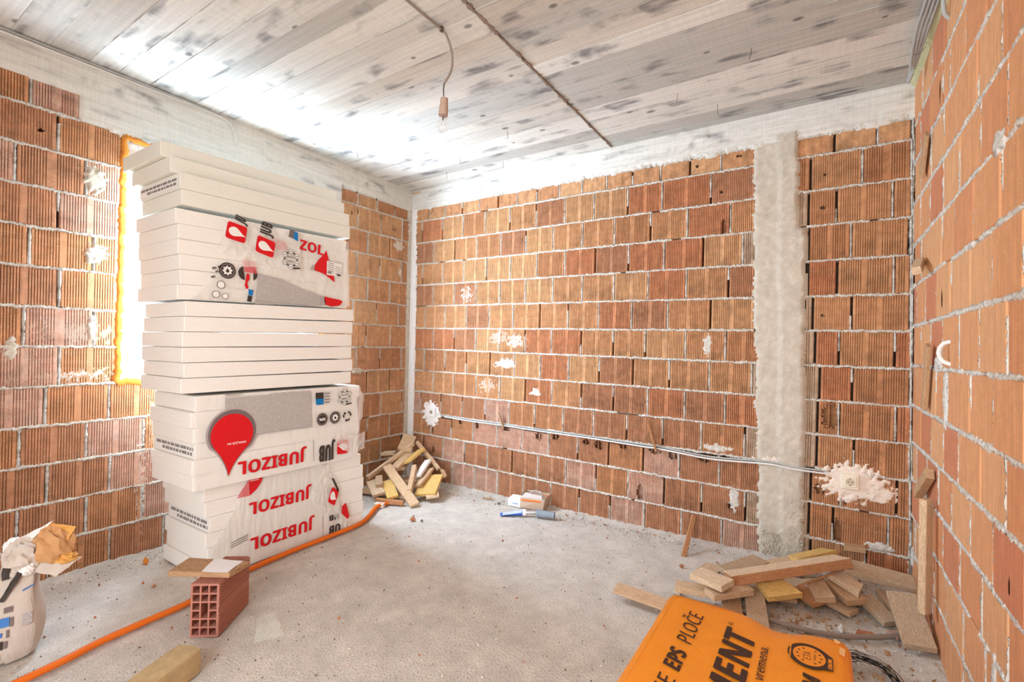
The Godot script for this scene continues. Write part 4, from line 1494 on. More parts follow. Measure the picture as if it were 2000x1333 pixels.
	for k in 6:
		var o := solo("foam_board", board_mesh(0.98, 0.0725, 0.455), M.foam, face_at(0.692 - 0.003 * (k % 3), 0.958 + k * 0.0735 + 0.001 * k, 2.20 - [0.0, 0.012, 0.004, 0.0, 0.008, 0.014][k], 0.003 + 0.006 * k))
		tag(o, "bare white foam board between the two printed packs, %s of the six" % words[k], "foam board", "bare foam boards amid the stack")
	# third pack, the film torn and hanging down over it
	p = thing("foam_board_pack", face_at(0.64, 1.412, 2.20, 0.034))
	tag(p, "third pack up, white foam boards with crumpled printed film hanging in tatters", "foam pack", "packs of foam boards in the stack")
	edges = [[-0.006, 0.0, 0.0725], [0.010, -0.004, 0.0725], [0.006, 0.0, 0.0725], [0.0, -0.003, 0.0725], [0.002, 0.0, 0.0725], [-0.008, -0.004, 0.0725]]
	for k in 6:
		part("board", board_mesh(0.98, 0.0725, 0.455), M.foam, p, Transform3D(Basis(), Vector3(edges[k][0], k * 0.0735, edges[k][1])))
	film = part("film", film_sheet(pv([0.05, 0.002, 0.99, 0.012, 0.985, 0.435, 0.60, 0.425, 0.50, 0.20, 0.36, 0.20, 0.22, 0.20]), 0.005, 0.005, 921, Vector2(0.9, 0.4)), M.film_thick, p)
	z = 0.0115
	var zol := lettering("ZOL", 0.058, true, M.red, film, "lettering", 0.16)
	zol.transform = Transform3D(Basis(Vector3.BACK, -0.10), Vector3(0.632, 0.335, z))
	inked("red_drop", pv([0.814, 0.355, 0.80, 0.33, 0.76, 0.29, 0.735, 0.255, 0.728, 0.222, 0.80, 0.205, 0.875, 0.160, 0.868, 0.20, 0.84, 0.26, 0.828, 0.31]), z, M.red, film)
	inked("drop_shadow", pv([0.735, 0.255, 0.715, 0.25, 0.70, 0.222, 0.728, 0.222]), z, M.ink_pale, film)
	inked("label_slip", pv([0.818, 0.290, 0.930, 0.280, 0.920, 0.200, 0.816, 0.202]), z + 0.001, M.white, film)
	for k in 6:
		inked("label_line", pv([0.825, 0.280 - k * 0.012, 0.868, 0.277 - k * 0.012, 0.868, 0.274 - k * 0.012, 0.825, 0.277 - k * 0.012]), z + 0.0018, M.ink_soft, film)
		inked("label_line", pv([0.878, 0.262 - k * 0.010, 0.92, 0.258 - k * 0.010, 0.92, 0.256 - k * 0.010, 0.878, 0.260 - k * 0.010]), z + 0.0018, M.ink_soft, film)
	var ce := lettering("CE", 0.014, true, M.ink, film, "label_mark", 0.026)
	ce.position = Vector3(0.822, 0.212, z + 0.0018)
	inked("label_mark", pv([0.890, 0.216, 0.918, 0.213, 0.918, 0.202, 0.890, 0.204]), z + 0.0018, M.ink, film)
	inked("small_print_block", pv([0.385, 0.165, 0.50, 0.150, 0.64, 0.105, 0.772, 0.070, 0.775, 0.006, 0.365, -0.006]), z - 0.001, M.print, film)
	inked("drop_halo", pv([0.765, 0.070, 0.80, 0.065, 0.81, 0.02, 0.79, 0.008, 0.77, 0.02]), z, M.ink_pale, film)
	inked("red_drop", pv([0.80, 0.066, 0.84, 0.060, 0.92, 0.050, 0.935, 0.040, 0.91, 0.015, 0.85, 0.006, 0.81, 0.014, 0.798, 0.035]), z, M.red, film)
	badges(film, Vector2(0.222, 0.162), z, 0.042, "gear")
	inked("badge", arc(Vector2(0.315, 0.158), 0.038, 1.9, 4.6, 14), z, M.ink, film)
	inked("badge", arc(Vector2(0.345, 0.155), 0.034, -1.2, 1.2, 12), z, M.ink, film)
	inked("red_fold", pv([0.322, 0.158, 0.336, 0.156, 0.336, 0.126, 0.324, 0.11, 0.330, 0.078, 0.318, 0.074, 0.310, 0.09]), z, M.red, film)
	inked("blue_fold", pv([0.330, 0.075, 0.355, 0.070, 0.351, 0.038, 0.330, 0.044]), z, M.cyan, film)
	inked("ink_fold", pv([0.328, 0.042, 0.350, 0.036, 0.344, 0.004, 0.322, 0.010]), z, M.ink, film)
	for q in [[0.19, 0.085, 0.020], [0.165, 0.035, 0.018], [0.21, 0.028, 0.015]]:
		inked("cycle_circle", arc(Vector2(q[0], q[1]), q[2]), z, M.ink, film)
		inked("cycle_disc", arc(Vector2(q[0], q[1]), q[2] * 0.86), z + 0.0005, M.white, film)
	for q in [[0.15, 0.16, 0.012], [0.165, 0.145, 0.010], [0.145, 0.115, 0.012], [0.178, 0.17, 0.012]]:
		inked("ink_flake", pv([q[0], q[1], q[0] + q[2] * 1.6, q[1] + q[2] * 0.5, q[0] + q[2], q[1] + q[2] * 1.3, q[0] - q[2] * 0.4, q[1] + q[2] * 0.8]), z, M.ink_soft, film)
	flap = part("film_flap", film_sheet(pv([0.215, 0.43, 0.30, 0.435, 0.62, 0.43, 0.63, 0.30, 0.645, 0.20, 0.60, 0.19, 0.50, 0.21, 0.40, 0.20, 0.30, 0.19, 0.28, 0.25, 0.20, 0.245, 0.168, 0.265]), 0.020, 0.007, 925, Vector2(0.9, 0.7)), M.film_thick, p)
	z = 0.0285
	maker_sign(Vector2(0.218, 0.418), Vector2(0.318, 0.400), Vector2(0.203, 0.330), z, M.red, flap)
	maker_sign(Vector2(0.373, 0.372), Vector2(0.474, 0.346), Vector2(0.358, 0.282), z, M.red, flap)
	var jub := lettering("JUB", 0.060, true, M.ink, flap, "lettering", 0.072)
	jub.transform = Transform3D(Basis(Vector3.BACK, PI / 2 - 0.2), Vector3(0.462, 0.366, z))
	jub = lettering("JU", 0.055, true, M.ink, flap, "lettering", 0.030)
	jub.transform = Transform3D(Basis(Vector3.BACK, PI / 2 - 0.35), Vector3(0.318, 0.405, z))
	inked("table_head", pv([0.562, 0.436, 0.590, 0.430, 0.582, 0.386, 0.552, 0.392]), z, M.ink_soft, flap)
	inked("table_blue", pv([0.590, 0.430, 0.612, 0.424, 0.612, 0.374, 0.582, 0.386]), z, M.cyan, flap)
	badges(flap, Vector2(0.566, 0.265), z, 0.056, "cycle")
	inked("red_fold", pv([0.30, 0.23, 0.37, 0.225, 0.375, 0.16, 0.31, 0.165]), 0.012, M.film_red, flap)
	inked("red_fold", pv([0.46, 0.37, 0.55, 0.36, 0.55, 0.31, 0.47, 0.31]), 0.016, M.film_red, flap)
	# four loose boards on top, each pushed a little further back
	words = ["lowest of the four on top of the stack", "third from the top of the stack, printed slip on its end", "second from the top of the stack, jutting towards the window", "topmost on the stack, set back from those below"]
	var put := [[0.640, 1.872, 2.198, 0.0760], [0.640, 1.949, 2.206, 0.0785], [0.595, 2.029, 2.232, 0.0775], [0.548, 2.1085, 2.258, 0.0760]]
	for k in 4:
		var q: Array = put[k]
		if k == 1:
			var t := thing("foam_board", face_at(q[0], q[1], q[2], 0.034))
			tag(t, "loose white foam board, " + words[k], "foam board", "loose foam boards on top of the stack")
			part("board", board_mesh(0.985, q[3], 0.455), M.foam_green, t)
			side_slip(t, 0.0, 0.012, 0.44, 0.052, 33, 0.0)
		else:
			var o := solo("foam_board", board_mesh(0.985 + 0.02 * int(k > 1), q[3], 0.455), M.foam_green, face_at(q[0], q[1], q[2], 0.034))
			tag(o, "loose white foam board, " + words[k], "foam board", "loose foam boards on top of the stack")


# a printed slip on the left (short) side of a pack; d from the back edge, t up from the pack's base
func side_slip(p: Node3D, d: float, t: float, w: float, h: float, s: int, tilt: float, x := 0.0) -> void:
	# seen from the room's rear: right is the pack's front (+z), the slip faces the pack's -x
	slip(p, Transform3D(Basis(Vector3.BACK, Vector3.UP, Vector3.LEFT), Vector3(x - 0.0012, t, -0.458 + d)), w, h, s, tilt)


# ---------------------------------------------------------------- timber
# a board whose top face runs from a to b; w wide, t thick, roll turns it about its length, cut skews the ends
func plank(a: Vector3, b: Vector3, w: float, t: float, m: Material, called: String, label: String, group: String, roll := 0.0, cut := Vector2.ZERO, category := "board") -> MeshInstance3D:
	var l := (b - a).length()
	var mb := MB.new()
	var h := w / 2.0
	mb.chamfer([Vector3(cut.x, -t, -h), Vector3(l - cut.y, -t, -h), Vector3(l - cut.y, 0, -h), Vector3(cut.x, 0, -h), Vector3(0, -t, h), Vector3(l, -t, h), Vector3(l, 0, h), Vector3(0, 0, h)], 0.0018)
	var o := solo(called, mb.mesh(), m, Transform3D(along(a, b) * Basis(Vector3.RIGHT, roll), a))
	tag(o, label, category, group)
	return o


func build_corner_heap() -> void:
	var g := "scrap boards heaped in the far corner"
	var w: Array = M.wood
	var up := Vector3(0, 1, 0)
	plank(Vector3(0.136, 0.407, 0.112), Vector3(0.241, 0.315, 0.286), 0.115, 0.024, w[0], "scrap_board", "wide short board at the peak of the corner wood heap", g, -0.3)
	plank(Vector3(0.178, 0.150, 0.632), Vector3(0.242, 0.362, 0.186), 0.034, 0.030, w[2], "batten", "long pale batten slanting up the corner heap towards its peak", g, 0.0, Vector2.ZERO, "batten")
	plank(Vector3(0.055, 0.285, 0.372), Vector3(0.175, 0.300, 0.325), 0.055, 0.026, w[2], "scrap_board", "short whitish board end sticking out towards the left wall from the heap", g, 0.1, Vector2(0.02, 0))
	plank(Vector3(0.247, 0.368, 0.139), Vector3(0.556, 0.185, 0.190), 0.032, 0.024, w[4], "batten", "thin batten sloping down right from the top of the corner heap", g, 0.3, Vector2.ZERO, "batten")
	plank(Vector3(0.330, 0.318, 0.170), Vector3(0.345, 0.240, 0.385), 0.095, 0.022, M.wood_yellow, "plywood_offcut", "honey-coloured plywood offcut lying high on the corner heap", g, 0.35, Vector2(0.0, 0.03), "plywood")
	plank(Vector3(0.265, 0.285, 0.270), Vector3(0.300, 0.205, 0.460), 0.085, 0.026, w[0], "scrap_board", "board with a rounded end under the honey plywood in the corner heap", g, 0.15)
	plank(Vector3(0.560, 0.150, 0.270), Vector3(0.668, 0.062, 0.480), 0.170, 0.024, M.wood_yellow, "formwork_sheet", "wide pale formwork panel with yellow edge at right foot of heap", g, 0.12, Vector2.ZERO, "panel")
	plank(Vector3(0.665, 0.075, 0.395), Vector3(0.735, 0.050, 0.462), 0.10, 0.020, w[2], "scrap_board", "small pale board end beside the yellow-edged formwork panel", g, 0.12)
	plank(Vector3(0.440, 0.245, 0.205), Vector3(0.512, 0.165, 0.405), 0.062, 0.022, M.lime, "mortar_caked_board", "board caked with white mortar, upper of two in corner heap", g, 0.3)
	plank(Vector3(0.497, 0.188, 0.245), Vector3(0.556, 0.108, 0.460), 0.085, 0.022, w[4], "mortar_caked_board", "board caked with white mortar, under its twin in corner heap", g, 0.3)
	plank(Vector3(0.258, 0.228, 0.495), Vector3(0.702, 0.026, 0.618), 0.072, 0.022, w[0], "scrap_board", "long board running down the front of the corner heap to the floor", g, 0.25)
	plank(Vector3(0.330, 0.128, 0.560), Vector3(0.499, 0.052, 0.648), 0.085, 0.024, M.wood_yellow, "formwork_offcut", "yellow-faced formwork offcut under the long front board of the heap", g, 0.2, Vector2.ZERO, "panel")
	plank(Vector3(0.440, 0.232, 0.365), Vector3(0.580, 0.100, 0.560), 0.038, 0.034, w[4], "batten", "stubby square batten standing steeply at the front of the heap", g, 0.2, Vector2.ZERO, "batten")
	plank(Vector3(0.205, 0.120, 0.600), Vector3(0.400, 0.070, 0.700), 0.095, 0.024, w[2], "scrap_board", "pale board at left foot of the heap next to foam stack", g, 0.2)
	plank(Vector3(0.410, 0.046, 0.738), Vector3(0.606, 0.036, 0.640), 0.034, 0.030, M.wood_red, "batten", "reddish batten lying flat before the corner heap", g, 0.0, Vector2.ZERO, "batten")
	plank(Vector3(0.448, 0.030, 0.780), Vector3(0.513, 0.030, 0.747), 0.046, 0.030, M.lime, "wood_block", "small whitish wood block on orange pipe end by heap", g, 0.0, Vector2.ZERO, "block")
	plank(Vector3(0.560, 0.182, 0.160), Vector3(0.640, 0.130, 0.200), 0.03, 0.02, w[1], "batten", "short splintered batten end low against the back wall", g, 0.0, Vector2(0.02, 0.01), "batten")
	plank(Vector3(0.255, 0.160, 0.575), Vector3(0.345, 0.120, 0.650), 0.055, 0.028, w[5], "scrap_board", "greyish rounded board end wedged in the left of the heap", g, 0.2)
	plank(Vector3(0.30, 0.10, 0.35), Vector3(0.62, 0.075, 0.31), 0.11, 0.024, w[4], "scrap_board", "board buried in the middle of the corner heap", g)
	plank(Vector3(0.16, 0.20, 0.20), Vector3(0.30, 0.19, 0.42), 0.12, 0.024, w[0], "scrap_board", "board buried behind the honey plywood in the heap", g, 0.2)
	plank(Vector3(0.12, 0.04, 0.62), Vector3(0.52, 0.035, 0.52), 0.09, 0.024, w[4], "scrap_board", "board flat on the floor beneath the corner heap", g)


func build_right_heap() -> void:
	var g := "scrap boards heaped beside the column"
	var w: Array = M.wood
	var ta := Vector3(2.872, 0.135, 0.720)
	var tb := Vector3(3.352, 0.215, 0.362)
	var timber := thing("squared_timber", Transform3D(along(ta, tb) * Basis(Vector3.RIGHT, -0.15), ta))
	tag(timber, "thick timber, pale on top and reddish on its side, atop the heap by the column", "timber", g)
	var tl := (tb - ta).length()
	var tm := MB.new()
	tm.chamfer([Vector3(0, -0.046, -0.042), Vector3(tl - 0.03, -0.046, -0.042), Vector3(tl - 0.03, -0.002, -0.042), Vector3(0, -0.002, -0.042), Vector3(0, -0.046, 0.042), Vector3(tl, -0.046, 0.042), Vector3(tl, -0.002, 0.042), Vector3(0, -0.002, 0.042)], 0.0018)
	part("core", tm.mesh(), M.wood_red, timber)
	tm = MB.new()
	tm.chamfer([Vector3(0, -0.0025, -0.041), Vector3(tl - 0.031, -0.0025, -0.041), Vector3(tl - 0.031, 0, -0.041), Vector3(0, 0, -0.041), Vector3(0, -0.0025, 0.041), Vector3(tl - 0.002, -0.0025, 0.041), Vector3(tl - 0.002, 0, 0.041), Vector3(0, 0, 0.041)], 0.0008)
	part("pale_top", tm.mesh(), w[2], timber)  # thin plate in a paler wood tone over the redder body
	plank(Vector3(2.735, 0.135, 0.775), Vector3(2.893, 0.148, 0.852), 0.095, 0.028, w[2], "scrap_board", "pale rough-sawn board at the left end of the right-hand heap", g, 0.12)
	plank(Vector3(2.655, 0.070, 0.830), Vector3(2.850, 0.075, 0.790), 0.075, 0.026, w[0], "scrap_board", "board reaching out behind the orange pack from the right-hand heap", g, 0.05)
	plank(Vector3(2.820, 0.100, 0.880), Vector3(2.965, 0.100, 0.712), 0.070, 0.030, w[4], "scrap_board", "board under the pale rough-sawn one in the right-hand heap", g, 0.05)
	plank(Vector3(2.972, 0.070, 0.600), Vector3(3.030, 0.035, 0.930), 0.085, 0.022, w[5], "scrap_board", "greyish board pointing at the orange pack from the right-hand heap", g, 0.0, Vector2(0.02, 0.0))
	plank(Vector3(2.880, 0.040, 0.680), Vector3(2.935, 0.030, 0.950), 0.085, 0.022, w[1], "scrap_board", "brown board half under the orange pack beside the greyish one", g)
	plank(Vector3(3.018, 0.090, 0.682), Vector3(3.152, 0.110, 0.590), 0.110, 0.030, M.wood_yellow, "formwork_offcut", "yellow angled formwork offcut in the middle of right-hand heap", g, 0.25, Vector2(0.0, 0.04), "panel")
	plank(Vector3(3.222, 0.100, 0.440), Vector3(3.270, 0.085, 0.590), 0.085, 0.030, w[4], "scrap_board", "short weathered board right of the yellow offcut", g, 0.15)
	plank(Vector3(3.150, 0.066, 0.500), Vector3(3.250, 0.056, 0.590), 0.080, 0.022, M.wood_red, "scrap_board", "reddish board under the short weathered one", g, 0.1)
	plank(Vector3(3.302, 0.140, 0.395), Vector3(3.425, 0.110, 0.475), 0.085, 0.026, w[2], "scrap_board", "whitish board with angled cut on the right of heap", g, 0.1, Vector2(0.0, 0.03))
	plank(Vector3(3.290, 0.106, 0.372), Vector3(3.395, 0.080, 0.520), 0.095, 0.030, w[1], "scrap_board", "brown board under the whitish angled one", g, 0.1)
	plank(Vector3(3.345, 0.168, 0.330), Vector3(3.625, 0.150, 0.330), 0.110, 0.030, w[5], "scrap_board", "long weathered board reaching to the right wall from the heap", g, 0.18)
	plank(Vector3(3.555, 0.150, 0.490), Vector3(3.590, 0.045, 0.735), 0.108, 0.028, w[5], "scrap_board", "broad weathered board sloping down to the floor along right wall", g, 0.1)
	plank(Vector3(3.425, 0.072, 0.420), Vector3(3.520, 0.030, 0.540), 0.075, 0.026, w[5], "scrap_board", "board with a skewed end under the long weathered one", g, 0.1)
	plank(Vector3(3.505, 0.080, 0.330), Vector3(3.560, 0.050, 0.470), 0.060, 0.026, w[4], "scrap_board", "small board wedged behind the broad sloping one", g, 0.0)
	plank(Vector3(3.270, 0.040, 0.470), Vector3(3.385, 0.030, 0.530), 0.080, 0.022, w[0], "scrap_board", "board flat on the floor under the heap by column", g)
	plank(Vector3(3.115, 0.125, 0.300), Vector3(3.290, 0.140, 0.085), 0.095, 0.026, M.wood_yellow, "formwork_offcut", "yellow formwork offcut leaning at the foot of the column", g, -0.25, Vector2(0.04, 0.0), "panel")
	plank(Vector3(2.838, 0.075, 0.540), Vector3(2.975, 0.070, 0.255), 0.095, 0.026, w[5], "scrap_board", "dusty grey board behind the thick timber at its left end", g, 0.1)
	plank(Vector3(2.985, 0.055, 0.330), Vector3(3.140, 0.075, 0.170), 0.090, 0.016, w[0], "scrap_board", "thin pale board on the floor before the column", g, 0.1)
	plank(Vector3(2.735, 0.045, 0.585), Vector3(2.772, 0.040, 0.400), 0.085, 0.014, w[2], "scrap_board", "thin pale sheet of wood left of the dusty grey board", g, 0.2, Vector2(0.0, 0.04))
	plank(Vector3(3.160, 0.092, 0.550), Vector3(3.318, 0.152, 0.422), 0.008, 0.008, M.wood_red, "wood_splinter", "long thin splinter under the thick timber", g, 0.0, Vector2.ZERO, "splinter")
	plank(Vector3(3.02, 0.04, 0.42), Vector3(3.42, 0.06, 0.40), 0.13, 0.024, w[5], "scrap_board", "board buried under the middle of heap by column", g)
	plank(Vector3(2.86, 0.03, 0.62), Vector3(3.14, 0.035, 0.52), 0.12, 0.022, w[4], "scrap_board", "board buried under the left of heap by column", g)
	plank(Vector3(2.408, 0.048, 0.985), Vector3(2.840, 0.040, 1.010), 0.075, 0.012, w[4], "scrap_board", "thin plank on the bare floor reaching under the orange pack", g, 0.22)
	plank(Vector3(3.375, 0.012, 0.690), Vector3(3.455, 0.012, 0.660), 0.03, 0.008, M.clay[4], "brick_shard", "flat brick shard on the floor under the heap", "", 0.0, Vector2(0.02, 0.01), "brick shard")
	plank(Vector3(3.505, 0.020, 0.600), Vector3(3.545, 0.020, 0.640), 0.055, 0.014, M.clay[5], "brick_shard", "pinkish brick shard beside the broad sloping board", "", 0.0, Vector2(0.01, 0.01), "brick shard")
	# leaning pieces
	plank(Vector3(3.605, 0.615, 0.640), Vector3(3.600, 0.150, 0.655), 0.045, 0.028, w[0], "upright_plank", "upright plank leaning on the right wall behind the heap", "", PI / 2 + 0.3, Vector2.ZERO, "plank")
	plank(Vector3(3.36, 0.165, 0.030), Vector3(3.455, 0.170, 0.030), 0.085, 0.022, w[1], "scrap_board", "brown board square standing on edge against back wall under socket", "", 0.0)
	plank(Vector3(2.577, 0.004, 0.315), Vector3(2.570, 0.158, 0.016), 0.026, 0.018, M.wood_red, "leaning_stick", "thin stick leaning against back wall left of the column", "", 0.5, Vector2.ZERO, "stick")


func build_wall_sticks() -> void:
	var w: Array = M.wood
	var g := "wooden pegs stuck in the right wall"
	plank(Vector3(3.630, 1.672, 0.330), Vector3(3.590, 1.600, 0.535), 0.035, 0.035, w[2], "wood_peg", "short wood peg jutting from right wall above the half-height strip", g, 0.2, Vector2.ZERO, "wood peg")
	plank(Vector3(3.632, 1.265, 0.535), Vector3(3.632, 0.985, 0.440), 0.016, 0.055, w[1], "wood_strip", "two-piece wood strip tied to the right wall at mid height", g, 0.0, Vector2.ZERO, "wood strip")
	plank(Vector3(3.632, 0.735, 0.600), Vector3(3.620, 0.600, 0.395), 0.03, 0.045, w[1], "wood_peg", "stubby wood block nailed to the right wall over upright plank", g, 0.0, Vector2.ZERO, "wood peg")
	plank(Vector3(3.636, 2.235, 0.425), Vector3(3.636, 2.080, 0.310), 0.012, 0.07, w[1], "wood_strip", "flat brown wood strip wired high on the right wall", g, 0.0, Vector2.ZERO, "wood strip")
	g = "wooden wedges holding the wall cable"
	plank(Vector3(1.045, 0.680, 0.030), Vector3(1.084, 0.565, 0.014), 0.022, 0.012, w[1], "cable_wedge", "wood wedge pinning the cable nearer the smeared left socket", g, 0.0, Vector2.ZERO, "wedge")
	plank(Vector3(2.272, 0.728, 0.040), Vector3(2.324, 0.535, 0.016), 0.024, 0.014, M.wood_red, "cable_wedge", "longer wood wedge pinning the cable nearer the column", g, 0.0, Vector2.ZERO, "wedge")
	# chip of formwork left in the corner under the ceiling
	plank(Vector3(0.01, 2.645, 0.020), Vector3(0.10, 2.648, 0.018), 0.02, 0.014, w[0], "formwork_chip", "small wood chip stuck in the corner under the ceiling", "", 0.0, Vector2.ZERO, "wood chip")


# ---------------------------------------------------------------- cables, lamp, sockets
func cable(called: String, pts: Array, r: float, m: Material, label: String, category := "cable", group := "", sides := 8) -> void:
	var b := MB.new()
	b.tube(curve(pts), r, sides)
	tag(solo(called, b.mesh(), m), label, category, group)


func build_cables() -> void:
	var pts := [Vector3(0.44, 0.586, 0.004), Vector3(0.62, 0.580, 0.007), Vector3(0.795, 0.576, 0.008), Vector3(1.076, 0.575, 0.008), Vector3(1.313, 0.569, 0.009), Vector3(1.581, 0.565, 0.008), Vector3(1.862, 0.562, 0.009), Vector3(2.217, 0.552, 0.010), Vector3(2.321, 0.552, 0.011), Vector3(2.439, 0.543, 0.011), Vector3(2.612, 0.531, 0.012), Vector3(2.727, 0.531, 0.014), Vector3(2.981, 0.546, 0.020), Vector3(3.095, 0.537, 0.020), Vector3(3.187, 0.534, 0.016), Vector3(3.285, 0.532, 0.006)]
	cable("wall_cable", pts, 0.0055, M.cable_white, "pale cable running along the back wall between two sockets, lower of two", "cable", "cables along the back wall")
	var over := []
	for p in pts:
		over.append(p + Vector3(0.0, 0.0135, -0.004))
	cable("wall_cable", over, 0.005, M.cable_grey, "grey cable running along the back wall just above its pale twin", "cable", "cables along the back wall")
	cable("ceiling_cable", [Vector3(0.020, 2.642, 3.5), Vector3(0.020, 2.640, 2.714), Vector3(0.018, 2.643, 2.392), Vector3(0.018, 2.646, 2.102), Vector3(0.018, 2.648, 1.830), Vector3(0.018, 2.635, 1.707), Vector3(0.018, 2.590, 1.658), Vector3(0.016, 2.524, 1.637)], 0.006, M.cable_white, "white cable along left ceiling edge, bending down over the beam")
	cable("ceiling_cable", [Vector3(0.034, 2.650, 3.5), Vector3(0.034, 2.650, 2.714), Vector3(0.034, 2.651, 2.0), Vector3(0.03, 2.652, 1.80)], 0.005, M.cable_grey, "grey cable along left ceiling edge beside the white one")
	var bundle := thing("conduit_bundle", Transform3D(Basis(), Vector3(3.62, 2.64, 0.6)))
	tag(bundle, "bundle of four grey conduits tied together under the ceiling at the right wall", "conduit")
	for k in 4:
		var o := 0.014 * k
		var tube := MB.new()
		tube.tube(curve([Vector3(0.008 - o, 0.0, 1.0), Vector3(0.008 - o, -0.002, 0.20), Vector3(0.004 - o, -0.008, 0.0), Vector3(-0.002 - o * 0.8, -0.022 - 0.004 * k, -0.16), Vector3(-0.008 - o * 0.5, -0.04 - 0.008 * k, -0.27), Vector3(-0.016 - o * 0.3, -0.055 - 0.012 * k, -0.30 - 0.01 * k), Vector3(-0.02, -0.048 - 0.012 * k, -0.255)]), 0.0058, 8)
		part("conduit", tube.mesh(), M.cable_grey, bundle)
	var tie := MB.new()
	tie.tube([Vector3(0.016, -0.018, -0.17), Vector3(-0.012, -0.042, -0.172), Vector3(-0.042, -0.036, -0.17)], 0.0012, 5)
	part("tie_wire", tie.mesh(), M.steel, bundle)
	cable("grey_conduit", [Vector3(3.640, 2.635, 1.4), Vector3(3.636, 2.632, 0.92), Vector3(3.630, 2.60, 0.84), Vector3(3.640, 2.55, 0.80), Vector3(3.66, 2.53, 0.79)], 0.0075, M.cable_grey, "grey conduit curling into a hole at the top of right wall", "conduit", "")
	cable("conduit_loop", [Vector3(3.665, 1.265, 0.875), Vector3(3.634, 1.258, 0.855), Vector3(3.622, 1.222, 0.845), Vector3(3.634, 1.188, 0.862), Vector3(3.665, 1.178, 0.880)], 0.008, M.cable_white, "white conduit loop poking out of the right wall", "conduit")
	# orange corrugated pipe
	var path := curve([Vector3(0.935, 0.018, 2.90), Vector3(0.921, 0.018, 2.765), Vector3(0.898, 0.018, 2.638), Vector3(0.868, 0.018, 2.524), Vector3(0.851, 0.018, 2.381), Vector3(0.835, 0.018, 2.213), Vector3(0.789, 0.018, 2.067), Vector3(0.742, 0.018, 1.920), Vector3(0.705, 0.018, 1.637), Vector3(0.694, 0.018, 1.340), Vector3(0.680, 0.018, 1.12), Vector3(0.615, 0.018, 0.98), Vector3(0.545, 0.018, 0.88), Vector3(0.502, 0.018, 0.80), Vector3(0.500, 0.018, 0.72), Vector3(0.51, 0.017, 0.64)], 0.0033)
	var rad := []
	for i in path.size():
		rad.append(0.0135 + 0.0014 * (1.0 if i % 3 == 0 else -0.6))
	var b := MB.new()
	b.tube(path, rad, 10)
	tag(solo("corrugated_pipe", b.mesh(), M.pipe_orange), "orange corrugated pipe curving over the floor past the foam stack", "pipe")
	cable("grey_hose", [Vector3(2.95, 0.016, 0.80), Vector3(3.014, 0.016, 0.806), Vector3(3.114, 0.016, 0.815), Vector3(3.230, 0.016, 0.805), Vector3(3.322, 0.016, 0.778), Vector3(3.431, 0.016, 0.712), Vector3(3.56, 0.016, 0.61)], 0.011, M.cable_beige, "dusty grey hose lying between orange pack and wood heap", "hose")
	# coil of black wire by the orange pack
	var t := thing("wire_coil", Transform3D(Basis(), Vector3(3.40, 0.008, 1.06)))
	tag(t, "coil of thin black binding wire on the floor beside the orange pack", "wire coil")
	rng.seed = 12
	for k in 16:
		var c := []
		var r := rng.randf_range(0.085, 0.125)
		var e := rng.randf_range(-0.012, 0.012)
		var ph := rng.randf() * TAU
		for i in 33:
			var a := TAU * i / 32.0
			c.append(Vector3(cos(a) * r * 0.9 + e, 0.008 + 0.020 * rng.randf() * 0.3 + 0.008 * sin(a * 2.0 + ph) + 0.0014 * k, sin(a) * r * 1.15))
		b = MB.new()
		b.tube(c, 0.0013, 4, false)
		part("wire_turn", b.mesh(), M.black, t)


